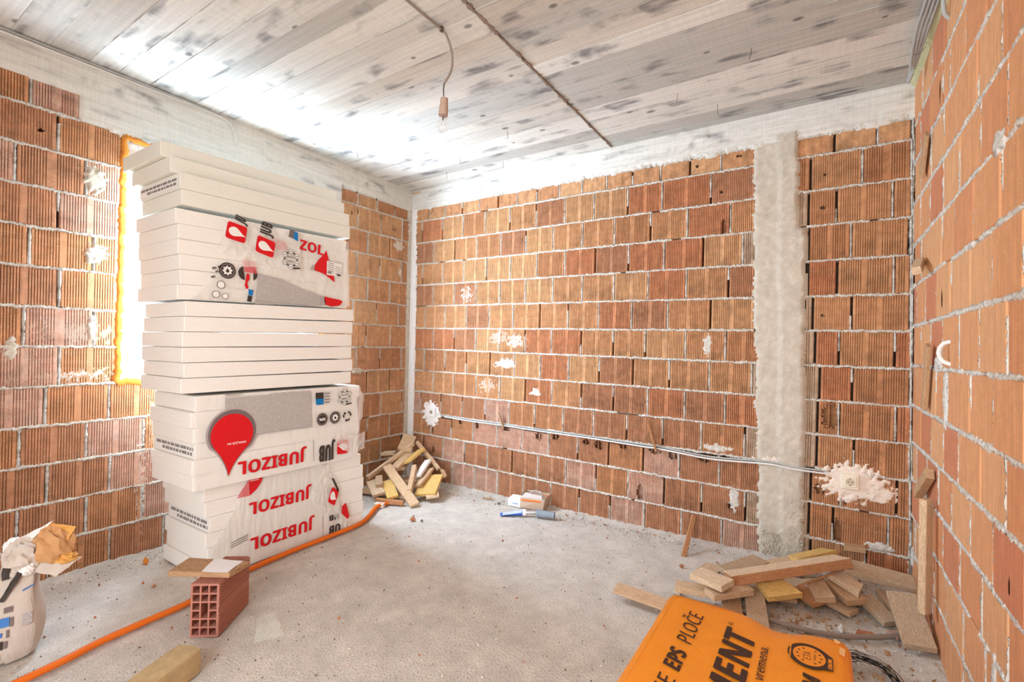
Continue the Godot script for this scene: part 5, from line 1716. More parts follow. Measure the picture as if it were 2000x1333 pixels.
func build_lamp() -> void:
	var o := thing("hanging_bulb", Transform3D(Basis(), Vector3(1.785, H, 1.645)))
	tag(o, "bare clear bulb in a brown socket hanging from a ceiling cable", "light bulb")
	var b := MB.new()
	b.tube(curve([Vector3(-0.004, -0.008, 0.45), Vector3(-0.002, -0.012, 0.20), Vector3(0.0, -0.014, 0.0), Vector3(0.028, -0.055, -0.012), Vector3(0.046, -0.13, -0.025), Vector3(0.044, -0.20, -0.024), Vector3(0.024, -0.245, -0.014), Vector3(0.014, -0.262, -0.010)], 0.012), 0.0052, 8)
	part("cable", b.mesh(), M.cable_beige, o)
	b = MB.new()
	b.box(Vector3(-0.006, -0.022, -0.008), Vector3(0.008, 0.0, 0.006))
	part("cable_clip", b.mesh(), M.steel, o)
	for k in 2:
		b = MB.new()
		b.tube([Vector3(0.014 + 0.003 * k, -0.258, -0.010), Vector3(0.010 + 0.005 * k, -0.28, -0.010), Vector3(0.012, -0.33, -0.012)], 0.0014, 5)
		part("lead", b.mesh(), M.dark, o)
	var lamp := Basis(Vector3.BACK, -0.06)
	var at := Transform3D(lamp, Vector3(0.012, -0.405, -0.012))
	b = MB.new()
	b.lathe([Vector2(0.001, -0.002), Vector2(0.021, 0.0), Vector2(0.0195, 0.046), Vector2(0.0165, 0.048), Vector2(0.0165, 0.050), Vector2(0.0175, 0.052), Vector2(0.0175, 0.074), Vector2(0.0165, 0.078), Vector2(0.001, 0.078)], 24)
	part("socket", b.mesh(), M.brown_socket, o, at)
	b = MB.new()
	b.lathe([Vector2(0.0005, -0.078), Vector2(0.012, -0.0755), Vector2(0.022, -0.068), Vector2(0.0275, -0.056), Vector2(0.0285, -0.046), Vector2(0.026, -0.034), Vector2(0.019, -0.020), Vector2(0.0145, -0.008), Vector2(0.0135, 0.0)], 28)
	part("bulb", b.mesh(), M.bulb_glass, o, at)
	b = MB.new()
	b.tube([Vector3(0, 0, 0), Vector3(0, -0.02, 0)], [0.006, 0.0035], 8)
	b.tube([Vector3(0.002, -0.02, 0), Vector3(0.012, -0.045, 0)], 0.0006, 4)
	b.tube([Vector3(-0.002, -0.02, 0), Vector3(-0.012, -0.045, 0)], 0.0006, 4)
	b.tube([Vector3(-0.012, -0.045, 0), Vector3(-0.004, -0.048, 0.004), Vector3(0.004, -0.048, 0.004), Vector3(0.012, -0.045, 0)], 0.0004, 4)
	part("filament_stem", b.mesh(), M.steel, o, at)


func build_sockets() -> void:
	# earthed wall socket under the right plaster smear, slightly askew
	var o := thing("wall_socket", Transform3D(Basis(Vector3.BACK, 0.03), Vector3(3.345, 0.463, 0.004)))
	tag(o, "ivory round-pin wall socket set in plaster right of the column", "socket")
	var b := MB.new()
	b.chamfer([Vector3(0, 0, 0), Vector3(0.083, 0, 0), Vector3(0.083, 0.086, 0), Vector3(0, 0.086, 0), Vector3(0, 0, 0.016), Vector3(0.083, 0, 0.016), Vector3(0.083, 0.086, 0.016), Vector3(0, 0.086, 0.016)], 0.004)
	part("frame", b.mesh(), M.ivory, o)
	b = MB.new()
	b.chamfer([Vector3(0.013, 0.014, 0.014), Vector3(0.070, 0.014, 0.014), Vector3(0.070, 0.072, 0.014), Vector3(0.013, 0.072, 0.014), Vector3(0.013, 0.014, 0.020), Vector3(0.070, 0.014, 0.020), Vector3(0.070, 0.072, 0.020), Vector3(0.013, 0.072, 0.020)], 0.002)
	var cover := part("cover", b.mesh(), M.ivory, o)
	b = MB.new()
	b.lathe([Vector2(0.0205, 0.0), Vector2(0.0225, 0.0), Vector2(0.0225, 0.002), Vector2(0.0205, 0.002)], 28)
	part("well_rim", b.mesh(), M.ivory, cover, Transform3D(Basis(Vector3.RIGHT, PI / 2), Vector3(0.0415, 0.043, 0.0195)))
	b = MB.new()
	b.plate(arc(Vector2(0.0415, 0.043), 0.0205), 0.0006)
	part("well", b.mesh(), M.socket_well, cover, Transform3D(Basis(), Vector3(0, 0, 0.0201)))
	for q in [Vector2(0.033, 0.043), Vector2(0.050, 0.043), Vector2(0.0415, 0.0245), Vector2(0.0415, 0.0615)]:
		b = MB.new()
		b.plate(arc(q, 0.0028, 0.0, TAU, 12), 0.0006)
		part("pin_hole", b.mesh(), M.black, cover, Transform3D(Basis(), Vector3(0, 0, 0.0209)))
	# plain box with an open back plate in the left gypsum blot
	o = thing("wall_socket", Transform3D(Basis(), Vector3(0.272, 0.575, 0.006)))
	tag(o, "white switch box in the white filler blot near the corner", "socket")
	b = MB.new()
	b.chamfer([Vector3(0, 0, 0), Vector3(0.075, 0, 0), Vector3(0.075, 0.08, 0), Vector3(0, 0.08, 0), Vector3(0, 0, 0.020), Vector3(0.075, 0, 0.020), Vector3(0.075, 0.08, 0.020), Vector3(0, 0.08, 0.020)], 0.004)
	part("frame", b.mesh(), M.white, o)
	b = MB.new()
	b.plate(arc(Vector2(0.032, 0.042), 0.016), 0.001)
	part("opening", b.mesh(), M.cable_beige, o, Transform3D(Basis(), Vector3(0, 0, 0.0202)))
	# bent nails and wires left in the ceiling
	var spots := [[0.62, 0.25], [0.93, 0.46], [1.47, 0.62], [2.55, 0.52], [2.72, 0.28], [0.30, 0.9], [2.95, 0.75], [1.15, 0.20]]
	for s in spots:
		rng.seed = int(s[0] * 1000)
		b = MB.new()
		b.tube([Vector3(0, 0.02, 0), Vector3(0.002, -0.02, 0.001), Vector3(rng.randf_range(-0.008, 0.008), -rng.randf_range(0.04, 0.06), rng.randf_range(-0.01, 0.01))], 0.0014, 5)
		tag(solo("nail", b.mesh(), M.steel, Transform3D(Basis(), Vector3(s[0], H, s[1]))), "thin rusty nail sticking down out of the concrete ceiling", "nail", "nails in the ceiling")


# ---------------------------------------------------------------- things on the floor
func build_floor_things() -> void:
	# hollow block standing on its end, with a board and a sheet of paper on top
	var fl := Vector3(1.093, 0.0, 2.309)
	var fr := Vector3(1.182, 0.0, 2.243)
	var ax := (fr - fl).normalized()
	var az := ax.cross(Vector3.UP)
	var o := thing("hollow_block", Transform3D(Basis(ax, Vector3.UP, az), fl + Vector3(0, 0.002, 0)))
	tag(o, "red hollow clay block standing on the floor with its cells towards the viewer", "brick")
	var wdt := 0.111
	var hgt := 0.216
	var dep := 0.258
	# shell and webs with three columns and six rows of cells, two joined in the middle
	var b := MB.new()
	var xs := [0.0, 0.008, 0.0355, 0.042, 0.069, 0.0755, 0.103, wdt]
	var hy := [0.0, 0.009]
	for r in 6:
		hy.append(hy[-1] + 0.0275)
		hy.append(hy[-1] + 0.0066)
	hy[-1] = hgt
	for k in 4:                                     # upright webs
		b.box(Vector3(xs[k * 2], 0, -dep), Vector3(xs[k * 2 + 1], hgt, 0))
	for r in 7:                                     # level webs
		var y0: float = hy[r * 2] if r < 7 else 0.0
		var y1: float = hy[r * 2 + 1] if r * 2 + 1 < hy.size() else hgt
		if r == 6:
			y0 = hgt - 0.008
			y1 = hgt
		for c in 3:
			if r == 3 and c == 1:
				continue
			b.box(Vector3(xs[c * 2 + 1], y0, -dep), Vector3(xs[c * 2 + 2], y1, 0))
	part("shell", b.mesh(), M.red_clay_dark, o)
	for s in 20:                                    # ribs along the right side and the top
		b = MB.new()
		if s == 9 or s == 10:
			continue
		var y := 0.006 + s * 0.0105
		b.hexa([Vector3(wdt, y, -dep), Vector3(wdt, y, 0), Vector3(wdt, y + 0.0065, 0), Vector3(wdt, y + 0.0065, -dep), Vector3(wdt + 0.003, y + 0.0015, -dep), Vector3(wdt + 0.003, y + 0.0015, 0), Vector3(wdt + 0.003, y + 0.005, 0), Vector3(wdt + 0.003, y + 0.005, -dep)])
		part("rib", b.mesh(), M.red_clay_dark, o)
	for s in 9:
		b = MB.new()
		var x := 0.007 + s * 0.0112
		b.box(Vector3(x, hgt, -dep), Vector3(x + 0.006, hgt + 0.0025, 0))
		part("rib", b.mesh(), M.red_clay_dark, o)
	# offcut of board on the block
	b = MB.new()
	var q := [Vector3(0.953, 0, 2.337), Vector3(1.173, 0, 2.199), Vector3(1.131, 0, 2.093), Vector3(0.882, 0, 2.226)]
	var lo := 0.2215
	var hi := 0.2435
	b.chamfer([q[3] + Vector3.UP * lo, q[2] + Vector3.UP * lo, q[2] + Vector3.UP * hi, q[3] + Vector3.UP * hi, q[0] + Vector3.UP * lo, q[1] + Vector3.UP * lo, q[1] + Vector3.UP * hi, q[0] + Vector3.UP * hi], 0.0015)
	tag(solo("board_offcut", b.mesh(), M.wood[3]), "short board offcut lying on top of the red hollow block", "board")
	# white sheet on it, creased
	var p := []
	var c0 := Vector3(1.075, 0, 2.262)
	var c1 := Vector3(1.170, 0, 2.204)
	var c2 := Vector3(1.112, 0, 2.108)
	var c3 := Vector3(0.984, 0, 2.166)
	for j in 9:
		for i in 11:
			var u := i / 10.0
			var v := j / 8.0
			var y := 0.0445 + 0.003 * absf(u - 0.55) + 0.0015 * sin(v * 5.0) + 0.002 * maxf(0.0, v - 0.7)
			p.append(c0.lerp(c1, u).lerp(c3.lerp(c2, u), v) + Vector3(0, 0.2 + y, 0))
	b = MB.new()
	b.sheet(p, 11, 9)
	tag(solo("paper_sheet", b.mesh(), M.paper_white), "creased glossy white sheet on the board atop the hollow block", "paper")
	# tan block at the bottom
	var bx := Vector3(1.350 - 1.252, 0, 2.381 - 2.422).normalized()
	var bz := bx.cross(Vector3.UP)
	b = MB.new()
	var f := noise(140, 40.0, 3)
	var n := 22
	var m := 9
	var h := 0.09
	var wd := 0.106
	var ln := 0.42
	var sec := [Vector2(0, 0.002), Vector2(0.001, h * 0.5), Vector2(0.004, h - 0.006), Vector2(0.012, h), Vector2(wd * 0.5, h + 0.001), Vector2(wd - 0.012, h), Vector2(wd - 0.003, h - 0.008), Vector2(wd, h * 0.5), Vector2(wd, 0.002)]
	p = []
	for j in n:
		for i in m:
			var z := ln * j / (n - 1.0)
			var e := 0.006 if j == 0 else 0.0
			var s: Vector2 = sec[i]
			s = s.lerp(Vector2(wd * 0.5, h * 0.5), e * 8.0)
			p.append(Vector3(s.x + 0.003 * f.get_noise_2d(z, i * 3.0), s.y + 0.003 * f.get_noise_2d(z, i * 3.0 + 40.0), z))
	b.sheet(p, m, n)
	for i in m - 1:
		b.tri(Vector3(wd * 0.5, 0.002, 0.0), p[i], p[i + 1])
	tag(solo("tan_block", b.mesh(), M.concrete_block, Transform3D(Basis(bx, Vector3.UP, bz), Vector3(1.252, 0, 2.422))), "tan rough-grained square block lying on the floor by the orange pipe", "block")
	# torn piece of clear plastic
	b = MB.new()
	f = noise(150, 9.0, 2)
	p = []
	for j in 8:
		for i in 8:
			var u := i / 7.0
			var v := j / 7.0
			var base := Vector3(1.345, 0.004, 2.185).lerp(Vector3(1.395, 0.004, 2.085), u)
			var top := Vector3(1.235, 0.035, 2.095).lerp(Vector3(1.255, 0.030, 2.050), u)
			p.append(base.lerp(top, v) + Vector3(0, 0.022 * sin(v * PI) * (0.6 + 0.8 * f.get_noise_2d(u * 2.0, v)) + 0.02 * absf(u - 0.45) * v, 0))
	b.sheet(p, 8, 8)
	tag(solo("plastic_scrap", b.mesh(), M.plastic_scrap), "torn folded scrap of clear plastic lying on the bare floor", "plastic")
	# carton by the back wall
	o = thing("carton", Transform3D(Basis(Vector3.UP, 0.16), Vector3(1.235, 0.0, 0.165)))
	tag(o, "crumpled open carton with a metal handle against the back wall", "box")
	b = MB.new()
	b.hexa([Vector3(0, 0.002, -0.10), Vector3(0.105, 0.002, -0.10), Vector3(0.105, 0.062, -0.09), Vector3(0, 0.060, -0.10), Vector3(0, 0.002, 0), Vector3(0.105, 0.002, 0.01), Vector3(0.105, 0.055, 0), Vector3(0, 0.052, 0)])
	part("flap", b.mesh(), M.white, o)
	b = MB.new()
	for w in [[Vector3(0.105, 0.002, 0.012), Vector3(0.285, 0.002, 0.0), Vector3(0.30, 0.085, 0.0), Vector3(0.10, 0.075, -0.005)], [Vector3(0.285, 0.002, 0.0), Vector3(0.295, 0.002, -0.12), Vector3(0.31, 0.10, -0.12), Vector3(0.30, 0.085, 0.0)], [Vector3(0.295, 0.002, -0.12), Vector3(0.11, 0.002, -0.12), Vector3(0.11, 0.105, -0.12), Vector3(0.31, 0.10, -0.12)], [Vector3(0.11, 0.002, -0.12), Vector3(0.105, 0.002, 0.012), Vector3(0.10, 0.075, -0.005), Vector3(0.11, 0.105, -0.12)]]:
		b.quad(w[0], w[1], w[2], w[3])
		var inn := []
		for v in w:
			inn.append(v.lerp(Vector3(0.2, v.y, -0.06), 0.03))
		b.quad(inn[3], inn[2], inn[1], inn[0])
	b.quad(Vector3(0.105, 0.003, -0.12), Vector3(0.105, 0.003, 0.01), Vector3(0.285, 0.003, 0), Vector3(0.295, 0.003, -0.12))
	part("body", b.mesh(), M.carton, o)
	b = MB.new()
	b.quad(Vector3(0.10, 0.0755, -0.005), Vector3(0.28, 0.075, -0.002), Vector3(0.25, 0.090, -0.065), Vector3(0.12, 0.098, -0.07))
	part("lid", b.mesh(), M.carton_lid, o)
	b = MB.new()
	b.quad(Vector3(0.112, 0.058, 0.0095), Vector3(0.27, 0.058, 0.0025), Vector3(0.27, 0.070, 0.0025), Vector3(0.112, 0.068, 0.005))
	b.quad(Vector3(0.24, 0.101, -0.1215), Vector3(0.305, 0.101, -0.119), Vector3(0.305, 0.075, -0.117), Vector3(0.24, 0.075, -0.1175))
	part("orange_stripe", b.mesh(), M.pipe_orange, o)
	var txt := lettering("KITE", 0.010, true, M.blue_print, o, "lettering", 0.042)
	txt.transform = Transform3D(Basis(), Vector3(0.045, 0.020, 0.0065))
	b = MB.new()
	b.tube(curve([Vector3(0.17, 0.075, -0.06), Vector3(0.172, 0.112, -0.06), Vector3(0.185, 0.122, -0.062), Vector3(0.235, 0.120, -0.066), Vector3(0.248, 0.108, -0.068), Vector3(0.250, 0.07, -0.068)], 0.008), 0.0042, 8)
	part("handle", b.mesh(), M.foil, o)
	# blue and white tube of adhesive
	var ta := Vector3(1.307, 0.010, 0.376)
	var tb := Vector3(1.470, 0.026, 0.281)
	o = thing("adhesive_tube", Transform3D(along(ta, tb), ta))
	tag(o, "flattened blue tube of adhesive with a clear nozzle on the floor", "tube")
	b = MB.new()
	p = []
	for j in 10:
		for i in 13:
			var a := TAU * i / 12.0
			var v := j / 9.0
			p.append(Vector3(v * 0.165, sin(a) * lerpf(0.003, 0.022, v) + lerpf(-0.004, 0.0, v), cos(a) * lerpf(0.030, 0.022, v)))
	b.sheet(p, 13, 10)
	part("sleeve", b.mesh(), M.tube_blue, o)
	b = MB.new()
	p = []
	for j in 4:
		for i in 7:
			var a := PI * i / 6.0 * 0.9 + 0.25
			var v := j / 3.0
			p.append(Vector3(0.02 + v * 0.14, sin(a) * lerpf(0.0055, 0.0228, v) + lerpf(-0.003, 0.0, v), cos(a) * lerpf(0.0305, 0.0228, v) - 0.0005))
	b.sheet(p, 7, 4)
	part("label_print", b.mesh(), M.tube_label, o)
	b = MB.new()
	b.tube([Vector3(0.163, 0, 0), Vector3(0.166, 0, 0), Vector3(0.186, 0, 0), Vector3(0.189, 0, 0)], [0.022, 0.0235, 0.0235, 0.021], 18)
	part("collar", b.mesh(), M.white, o)
	b = MB.new()
	b.tube([Vector3(0.189, 0, 0), Vector3(0.24, -0.002, 0), Vector3(0.268, -0.004, 0)], [0.017, 0.015, 0.012], 14)
	part("nozzle", b.mesh(), M.foil, o)
	# grey pipe fitting
	var pa := Vector3(1.545, 0.030, 0.262)
	var pb := Vector3(1.672, 0.026, 0.222)
	o = thing("pipe_fitting", Transform3D(along(pa, pb), pa))
	tag(o, "short grey plastic pipe fitting lying beside the adhesive tube", "pipe")
	b = MB.new()
	b.tube([Vector3(0, 0, 0), Vector3(0.004, 0, 0), Vector3(0.014, 0, 0), Vector3(0.018, 0, 0)], [0.026, 0.0305, 0.0305, 0.026], 22, false)
	part("collar", b.mesh(), M.grey_pipe, o)
	b = MB.new()
	b.tube([Vector3(0.016, 0, 0), Vector3(0.06, 0, 0), Vector3(0.065, 0.001, 0), Vector3(0.130, 0.001, 0)], [0.0262, 0.0262, 0.0245, 0.0245], 22, false)
	b.tube([Vector3(0.130, 0.001, 0), Vector3(0.002, 0.0, 0)], [0.0215, 0.0225], 22, false)
	part("pipe", b.mesh(), M.grey_pipe, o)
	b = MB.new()
	b.tube([Vector3(0.10, 0.001, 0), Vector3(0.106, 0.001, 0)], 0.0212, 20)
	part("stopper", b.mesh(), M.dark, o)
	# small rubble
	var chips := [[Vector3(0.88, 0, 0.825), 0.020, M.clay[4], "red brick chip on the floor before the corner heap", "brick chip"], [Vector3(0.945, 0, 0.80), 0.010, M.grit_dark, "dark pebble beside the red brick chip", "pebble"], [Vector3(2.60, 0, 0.47), 0.014, M.clay[4], "red brick chip on the gritty floor below the leaning stick", "brick chip"], [Vector3(2.655, 0, 0.80), 0.026, M.concrete, "lump of mortar on the floor left of the right-hand heap", "lump"], [Vector3(0.17, 0, 2.13), 0.020, M.foam_orange, "small ochre foam crumb on the floor between stack and left wall", "foam crumb"], [Vector3(3.33, 0, 0.70), 0.022, M.mortar, "lump of mortar by the grey hose", "lump"], [Vector3(1.165, 0, 0.185), 0.012, M.grit_dark, "dark pebble by the back wall left of the carton", "pebble"]]
	for c in chips:
		rng.seed = int(c[0].x * 999)
		b = MB.new()
		pebble(b, Vector3.ZERO, c[1])
		pebble(b, Vector3(c[1] * 0.5, -c[1] * 0.2, c[1] * 0.3), c[1] * 0.8)
		tag(solo("rubble_chip", b.mesh(), c[2], Transform3D(Basis(Vector3.UP, rng.randf() * 6.0), c[0] + Vector3(0, c[1] * 0.6, 0))), c[3], c[4])
	plank(Vector3(0.99, 0.014, 0.16), Vector3(1.07, 0.012, 0.13), 0.012, 0.008, M.wood[3], "wood_splinter", "brown wood splinter on the floor left of the carton", "", 0.0, Vector2.ZERO, "splinter")


# ---------------------------------------------------------------- orange pack
func build_orange_pack() -> void:
	# own axes: x to the right along its far edge, y towards the viewer's far side, z up out of the top
	var x0 := 2.832
	var x1 := 3.322
	var z0 := 1.625
	var z1 := 2.62
	var h := 0.415
	var o := thing("orange_foam_pack", Transform3D(Basis(), Vector3(x0, 0.0, z0)))
	tag(o, "pack of insulation boards in orange film with dark brown lettering, before the wood heap", "foam pack")
	var w := x1 - x0
	var l := z1 - z0
	var f := noise(170, 6.0, 3)
	var b := MB.new()
	# rounded box: rings from the floor over the shoulder to the middle of the top
	var rings := [[0.0, 0.004], [0.0, h * 0.5], [0.0, h - 0.030], [0.003, h - 0.014], [0.010, h - 0.004], [0.024, h]]
	var per := []
	var around := []
	var nx := 22
	var nz := 40
	for i in nx:
		around.append(Vector2(float(i) / nx, 0))
	for i in nz:
		around.append(Vector2(1, float(i) / nz))
	for i in nx:
		around.append(Vector2(1.0 - float(i) / nx, 1))
	for i in nz:
		around.append(Vector2(0, 1.0 - float(i) / nz))
	var p := []
	for r in rings:
		for k in around.size() + 1:
			var q: Vector2 = around[k % around.size()]
			var c := Vector2(w / 2, l / 2)
			var s := Vector2(q.x * w, q.y * l)
			var e := s - c
			# round the plan's corners
			var over := Vector2(maxf(0.0, absf(e.x) - (w / 2 - 0.022)), maxf(0.0, absf(e.y) - (l / 2 - 0.022)))
			if over.x > 0.0 and over.y > 0.0:
				var g := over.normalized() * minf(over.length(), 0.022)
				e = Vector2(signf(e.x) * (w / 2 - 0.022 + g.x), signf(e.y) * (l / 2 - 0.022 + g.y))
			var inset: float = r[0]
			e = e - Vector2(signf(e.x) * inset * float(absf(e.x) > w / 2 - 0.04), signf(e.y) * inset * float(absf(e.y) > l / 2 - 0.04))
			var dent := 0.0
			if q.y < 0.02 and r[1] > h - 0.04:                          # the chewed dent in the far edge
				dent = 0.026 * exp(-pow((q.x - 0.66) / 0.13, 2.0))
			var n := 0.004 * f.get_noise_3d(s.x * 3.0, s.y * 3.0, r[1] * 3.0)
			p.append(Vector3(c.x + e.x, r[1] - dent * 0.9 + n * 0.5, c.y + e.y + dent * 0.5 + n))
	b.sheet(p, around.size() + 1, rings.size())
	for i in b.v.size() / 3:                                           # wound outward
		var t := b.v[i * 3 + 1]
		b.v[i * 3 + 1] = b.v[i * 3 + 2]
		b.v[i * 3 + 2] = t
	for i in b.n.size():
		b.n[i] = -b.n[i]
	# the top itself, gently wavy
	var top := []
	var mx := 30
	var mz := 54
	for j in mz:
		for i in mx:
			var u := float(i) / (mx - 1)
			var v := float(j) / (mz - 1)
			var e := minf(minf(u, 1.0 - u) * w, minf(v, 1.0 - v) * l)
			var k := clampf(e / 0.04, 0.0, 1.0)
			var dent := 0.022 * exp(-pow((u - 0.66) / 0.13, 2.0)) * exp(-v * l / 0.03)
			top.append(Vector3(0.022 + u * (w - 0.044), h - 0.001 + k * (0.0015 + 0.0022 * f.get_noise_2d(u * 0.6 + v * 1.4, v * 1.1)) - dent, 0.022 + v * (l - 0.044)))
	var tb := MB.new()
	tb.sheet(top, mx, mz)
	for i in tb.v.size() / 3:
		b.smooth_tri(tb.v[i * 3], tb.v[i * 3 + 1], tb.v[i * 3 + 2], -tb.n[i * 3], -tb.n[i * 3 + 1], -tb.n[i * 3 + 2])
	var film := part("film", b.mesh(), M.orange_film, o)
	# printing on the top, read with the head towards the right: own axes of the print: x away from the viewer, y to the left
	var pr := Node3D.new()
	pr.name = "print"
	pr.transform = Transform3D(Basis(Vector3.FORWARD, Vector3.LEFT, Vector3.UP), Vector3(0, h + 0.0035, 0))
	o.add_child(pr)
	for q in [["NE", -0.520, -0.127, 0.041, false, 0.078], ["EPS", -0.405, -0.126, 0.041, true, 0.085], ["PLOČE", -0.276, -0.126, 0.041, false, 0.165], ["MENT", -0.468, -0.267, 0.073, true, 0.325], ["va vremena.", -0.378, -0.303, 0.021, false, 0.208], ["M", -0.288, -0.418, 0.035, true, 0.046]]:
		var t := lettering(q[0], q[3], q[4], M.brown_ink, pr, "lettering", q[5], 0.28)
		t.position = Vector3(q[1], q[2], 0)
	inked("registered_ring", arc(Vector2(-0.100, -0.200), 0.0065), 0.0, M.brown_ink, pr)
	inked("registered_disc", arc(Vector2(-0.100, -0.200), 0.0054), 0.0003, M.orange_film, pr)
	var reg := lettering("R", 0.0058, true, M.brown_ink, pr, "lettering", 0.0045)
	reg.position = Vector3(-0.1025, -0.203, 0.0006)
	# round approval badge
	var bc := Vector2(-0.148, -0.394)
	inked("badge_band", arc(bc, 0.058, 0.0, TAU, 40, 0.049), 0.0, M.brown_ink, pr)
	inked("badge_field", arc(bc, 0.044, 0.0, TAU, 36, 0.0365), 0.0004, M.orange_film, pr)
	inked("badge_ribbon", pv([-0.192, -0.428, -0.186, -0.446, -0.126, -0.446, -0.112, -0.432]), 0.0003, M.brown_ink, pr)
	for k in 12:
		if k == 0 or k == 6:
			continue
		var star := PackedVector2Array()
		var sc := bc + Vector2(cos(TAU * k / 12.0) * 0.034, sin(TAU * k / 12.0) * 0.027)
		for i in 10:
			var a := PI / 2 + TAU * i / 10.0
			star.append(sc + Vector2(cos(a), sin(a)) * (0.0042 if i % 2 == 0 else 0.0018))
		inked("badge_star", star, 0.0008, M.brown_ink, pr)
	var eta := lettering("ETA", 0.017, false, M.brown_ink, pr, "lettering", 0.036)
	eta.position = Vector3(-0.167, -0.398, 0.0008)
	eta = lettering("Certificate", 0.0055, false, M.brown_ink, pr, "lettering", 0.030)
	eta.position = Vector3(-0.164, -0.409, 0.0008)
	eta = lettering("ETAG 004", 0.0085, true, M.orange_film, pr, "lettering", 0.046)
	eta.position = Vector3(-0.180, -0.444, 0.0008)
	eta = lettering("in accordance with", 0.005, false, M.orange_film, pr, "lettering", 0.062)
	eta.position = Vector3(-0.180, -0.3535, 0.0008)
	# dusty scuffs and a pale seam of bare film at the far edge
	inked("scuff", pv([-0.055, -0.462, -0.06, -0.475, -0.10, -0.472, -0.09, -0.460]), 0.0002, M.orange_scuff, pr)
	inked("scuff", pv([-0.02, -0.45, -0.025, -0.465, -0.04, -0.462, -0.038, -0.45]), 0.0002, M.orange_scuff, pr)


# ---------------------------------------------------------------- paper sack at the left
func build_sack() -> void:
	var o := thing("cement_sack", Transform3D(Basis(Vector3.UP, 1.25) * Basis.from_scale(Vector3(0.88, 0.88, 0.88)), Vector3(0.645, 0.0, 2.790)))
	tag(o, "half-empty paper sack slumped near left wall, torn brown top flopping over", "sack")
	var f := noise(180, 7.0, 4)
	# stations: height, middle, half width, half depth
	var st := [[0.0, -0.01, 0.135, 0.075], [0.015, -0.005, 0.150, 0.092], [0.06, 0.0, 0.158, 0.104], [0.13, 0.006, 0.160, 0.104], [0.19, 0.015, 0.142, 0.094], [0.25, 0.032, 0.112, 0.080], [0.29, 0.052, 0.086, 0.066], [0.325, 0.072, 0.066, 0.052], [0.35, 0.080, 0.056, 0.046], [0.375, 0.086, 0.060, 0.05]]
	var nu := 49
	var p := []
	for s in st:
		for i in nu:
			var a := TAU * i / (nu - 1.0)
			var ca := cos(a)
			var sa := sin(a)
			var y: float = s[0]
			var g := clampf((y - 0.12) / 0.22, 0.0, 1.0)
			var fold := 1.0 + (0.05 + 0.10 * g) * f.get_noise_3d(ca * 0.3, sa * 0.3, y * 0.4) + 0.09 * g * sin(a * 7.0 + y * 9.0)
			p.append(Vector3(s[1] + signf(ca) * pow(absf(ca), 0.7) * s[2] * fold, y, signf(sa) * pow(absf(sa), 0.7) * s[3] * fold))
	var b := MB.new()
	b.sheet(p, nu, st.size())
	flip(b)
	for i in nu - 2:
		b.tri(Vector3(0, 0.001, 0), p[i], p[i + 1])
	var body := part("body", b.mesh(), M.paper, o)
	for q in [[0.060, 0.222, 0.026, 0.022, M.ink_soft], [0.048, 0.168, 0.034, 0.036, M.blue_print], [0.072, 0.165, 0.010, 0.036, M.ink_soft], [0.030, 0.130, 0.030, 0.018, M.tube_blue], [0.062, 0.125, 0.008, 0.03, M.ink_soft], [0.030, 0.080, 0.040, 0.034, M.ink], [0.058, 0.082, 0.008, 0.030, M.ink_soft], [-0.006, 0.088, 0.022, 0.030, M.yellow], [0.028, 0.040, 0.026, 0.026, M.ink_soft], [0.118, 0.155, 0.030, 0.050, M.print]]:
		on_sack(body, q[0], q[1], q[2], q[3], q[4], p, nu, st.size())
	var t := lettering("kg", 0.015, true, M.ink, body, "lettering", 0.034)
	t.transform = Transform3D(Basis(), Vector3(-0.004, 0.012, 0.104))
	t = lettering("±2%", 0.006, true, M.ink, body, "lettering", 0.022)
	t.transform = Transform3D(Basis(), Vector3(0.034, 0.016, 0.103))
	# gathered neck and the torn plies above it
	crumple(o, "gathered_neck", M.paper, 190, Vector3(0.088, 0.375, 0.0), Vector3(0.058, 0.045, 0.05), 0.35)
	crumple(o, "inner_ply", M.paper, 191, Vector3(0.088, 0.425, 0.020), Vector3(0.056, 0.062, 0.048), 0.45)
	crumple(o, "inner_ply", M.white, 192, Vector3(0.062, 0.468, -0.005), Vector3(0.030, 0.030, 0.03), 0.5)
	crumple(o, "torn_top", M.kraft, 193, Vector3(0.178, 0.438, -0.005), Vector3(0.072, 0.078, 0.060), 0.40)
	crumple(o, "torn_rim", M.kraft_light, 194, Vector3(0.225, 0.385, 0.020), Vector3(0.038, 0.022, 0.035), 0.5)
	sheet_between(o, "turned_flap", M.kraft_light, 195, [Vector3(0.108, 0.470, 0.025), Vector3(0.236, 0.470, 0.035), Vector3(0.260, 0.512, 0.0), Vector3(0.170, 0.545, -0.01)])
	sheet_between(o, "white_edge", M.white, 196, [Vector3(0.045, 0.462, 0.020), Vector3(0.112, 0.490, 0.030), Vector3(0.182, 0.551, -0.005), Vector3(0.080, 0.505, 0.0)])
	sheet_between(o, "lower_flap", M.paper, 197, [Vector3(0.115, 0.362, 0.045), Vector3(0.200, 0.322, 0.060), Vector3(0.285, 0.378, 0.030), Vector3(0.150, 0.392, 0.050)])
	sheet_between(o, "side_rim", M.paper, 198, [Vector3(0.238, 0.392, 0.02), Vector3(0.256, 0.396, 0.0), Vector3(0.254, 0.470, 0.0), Vector3(0.240, 0.462, 0.02)])
	sheet_between(o, "printed_fold", M.ink, 199, [Vector3(0.030, 0.345, 0.052), Vector3(0.056, 0.350, 0.058), Vector3(0.058, 0.412, 0.050), Vector3(0.034, 0.410, 0.040)])
	sheet_between(o, "printed_fold", M.ink, 200, [Vector3(0.030, 0.272, 0.082), Vector3(0.046, 0.268, 0.086), Vector3(0.100, 0.372, 0.060), Vector3(0.080, 0.380, 0.060)])
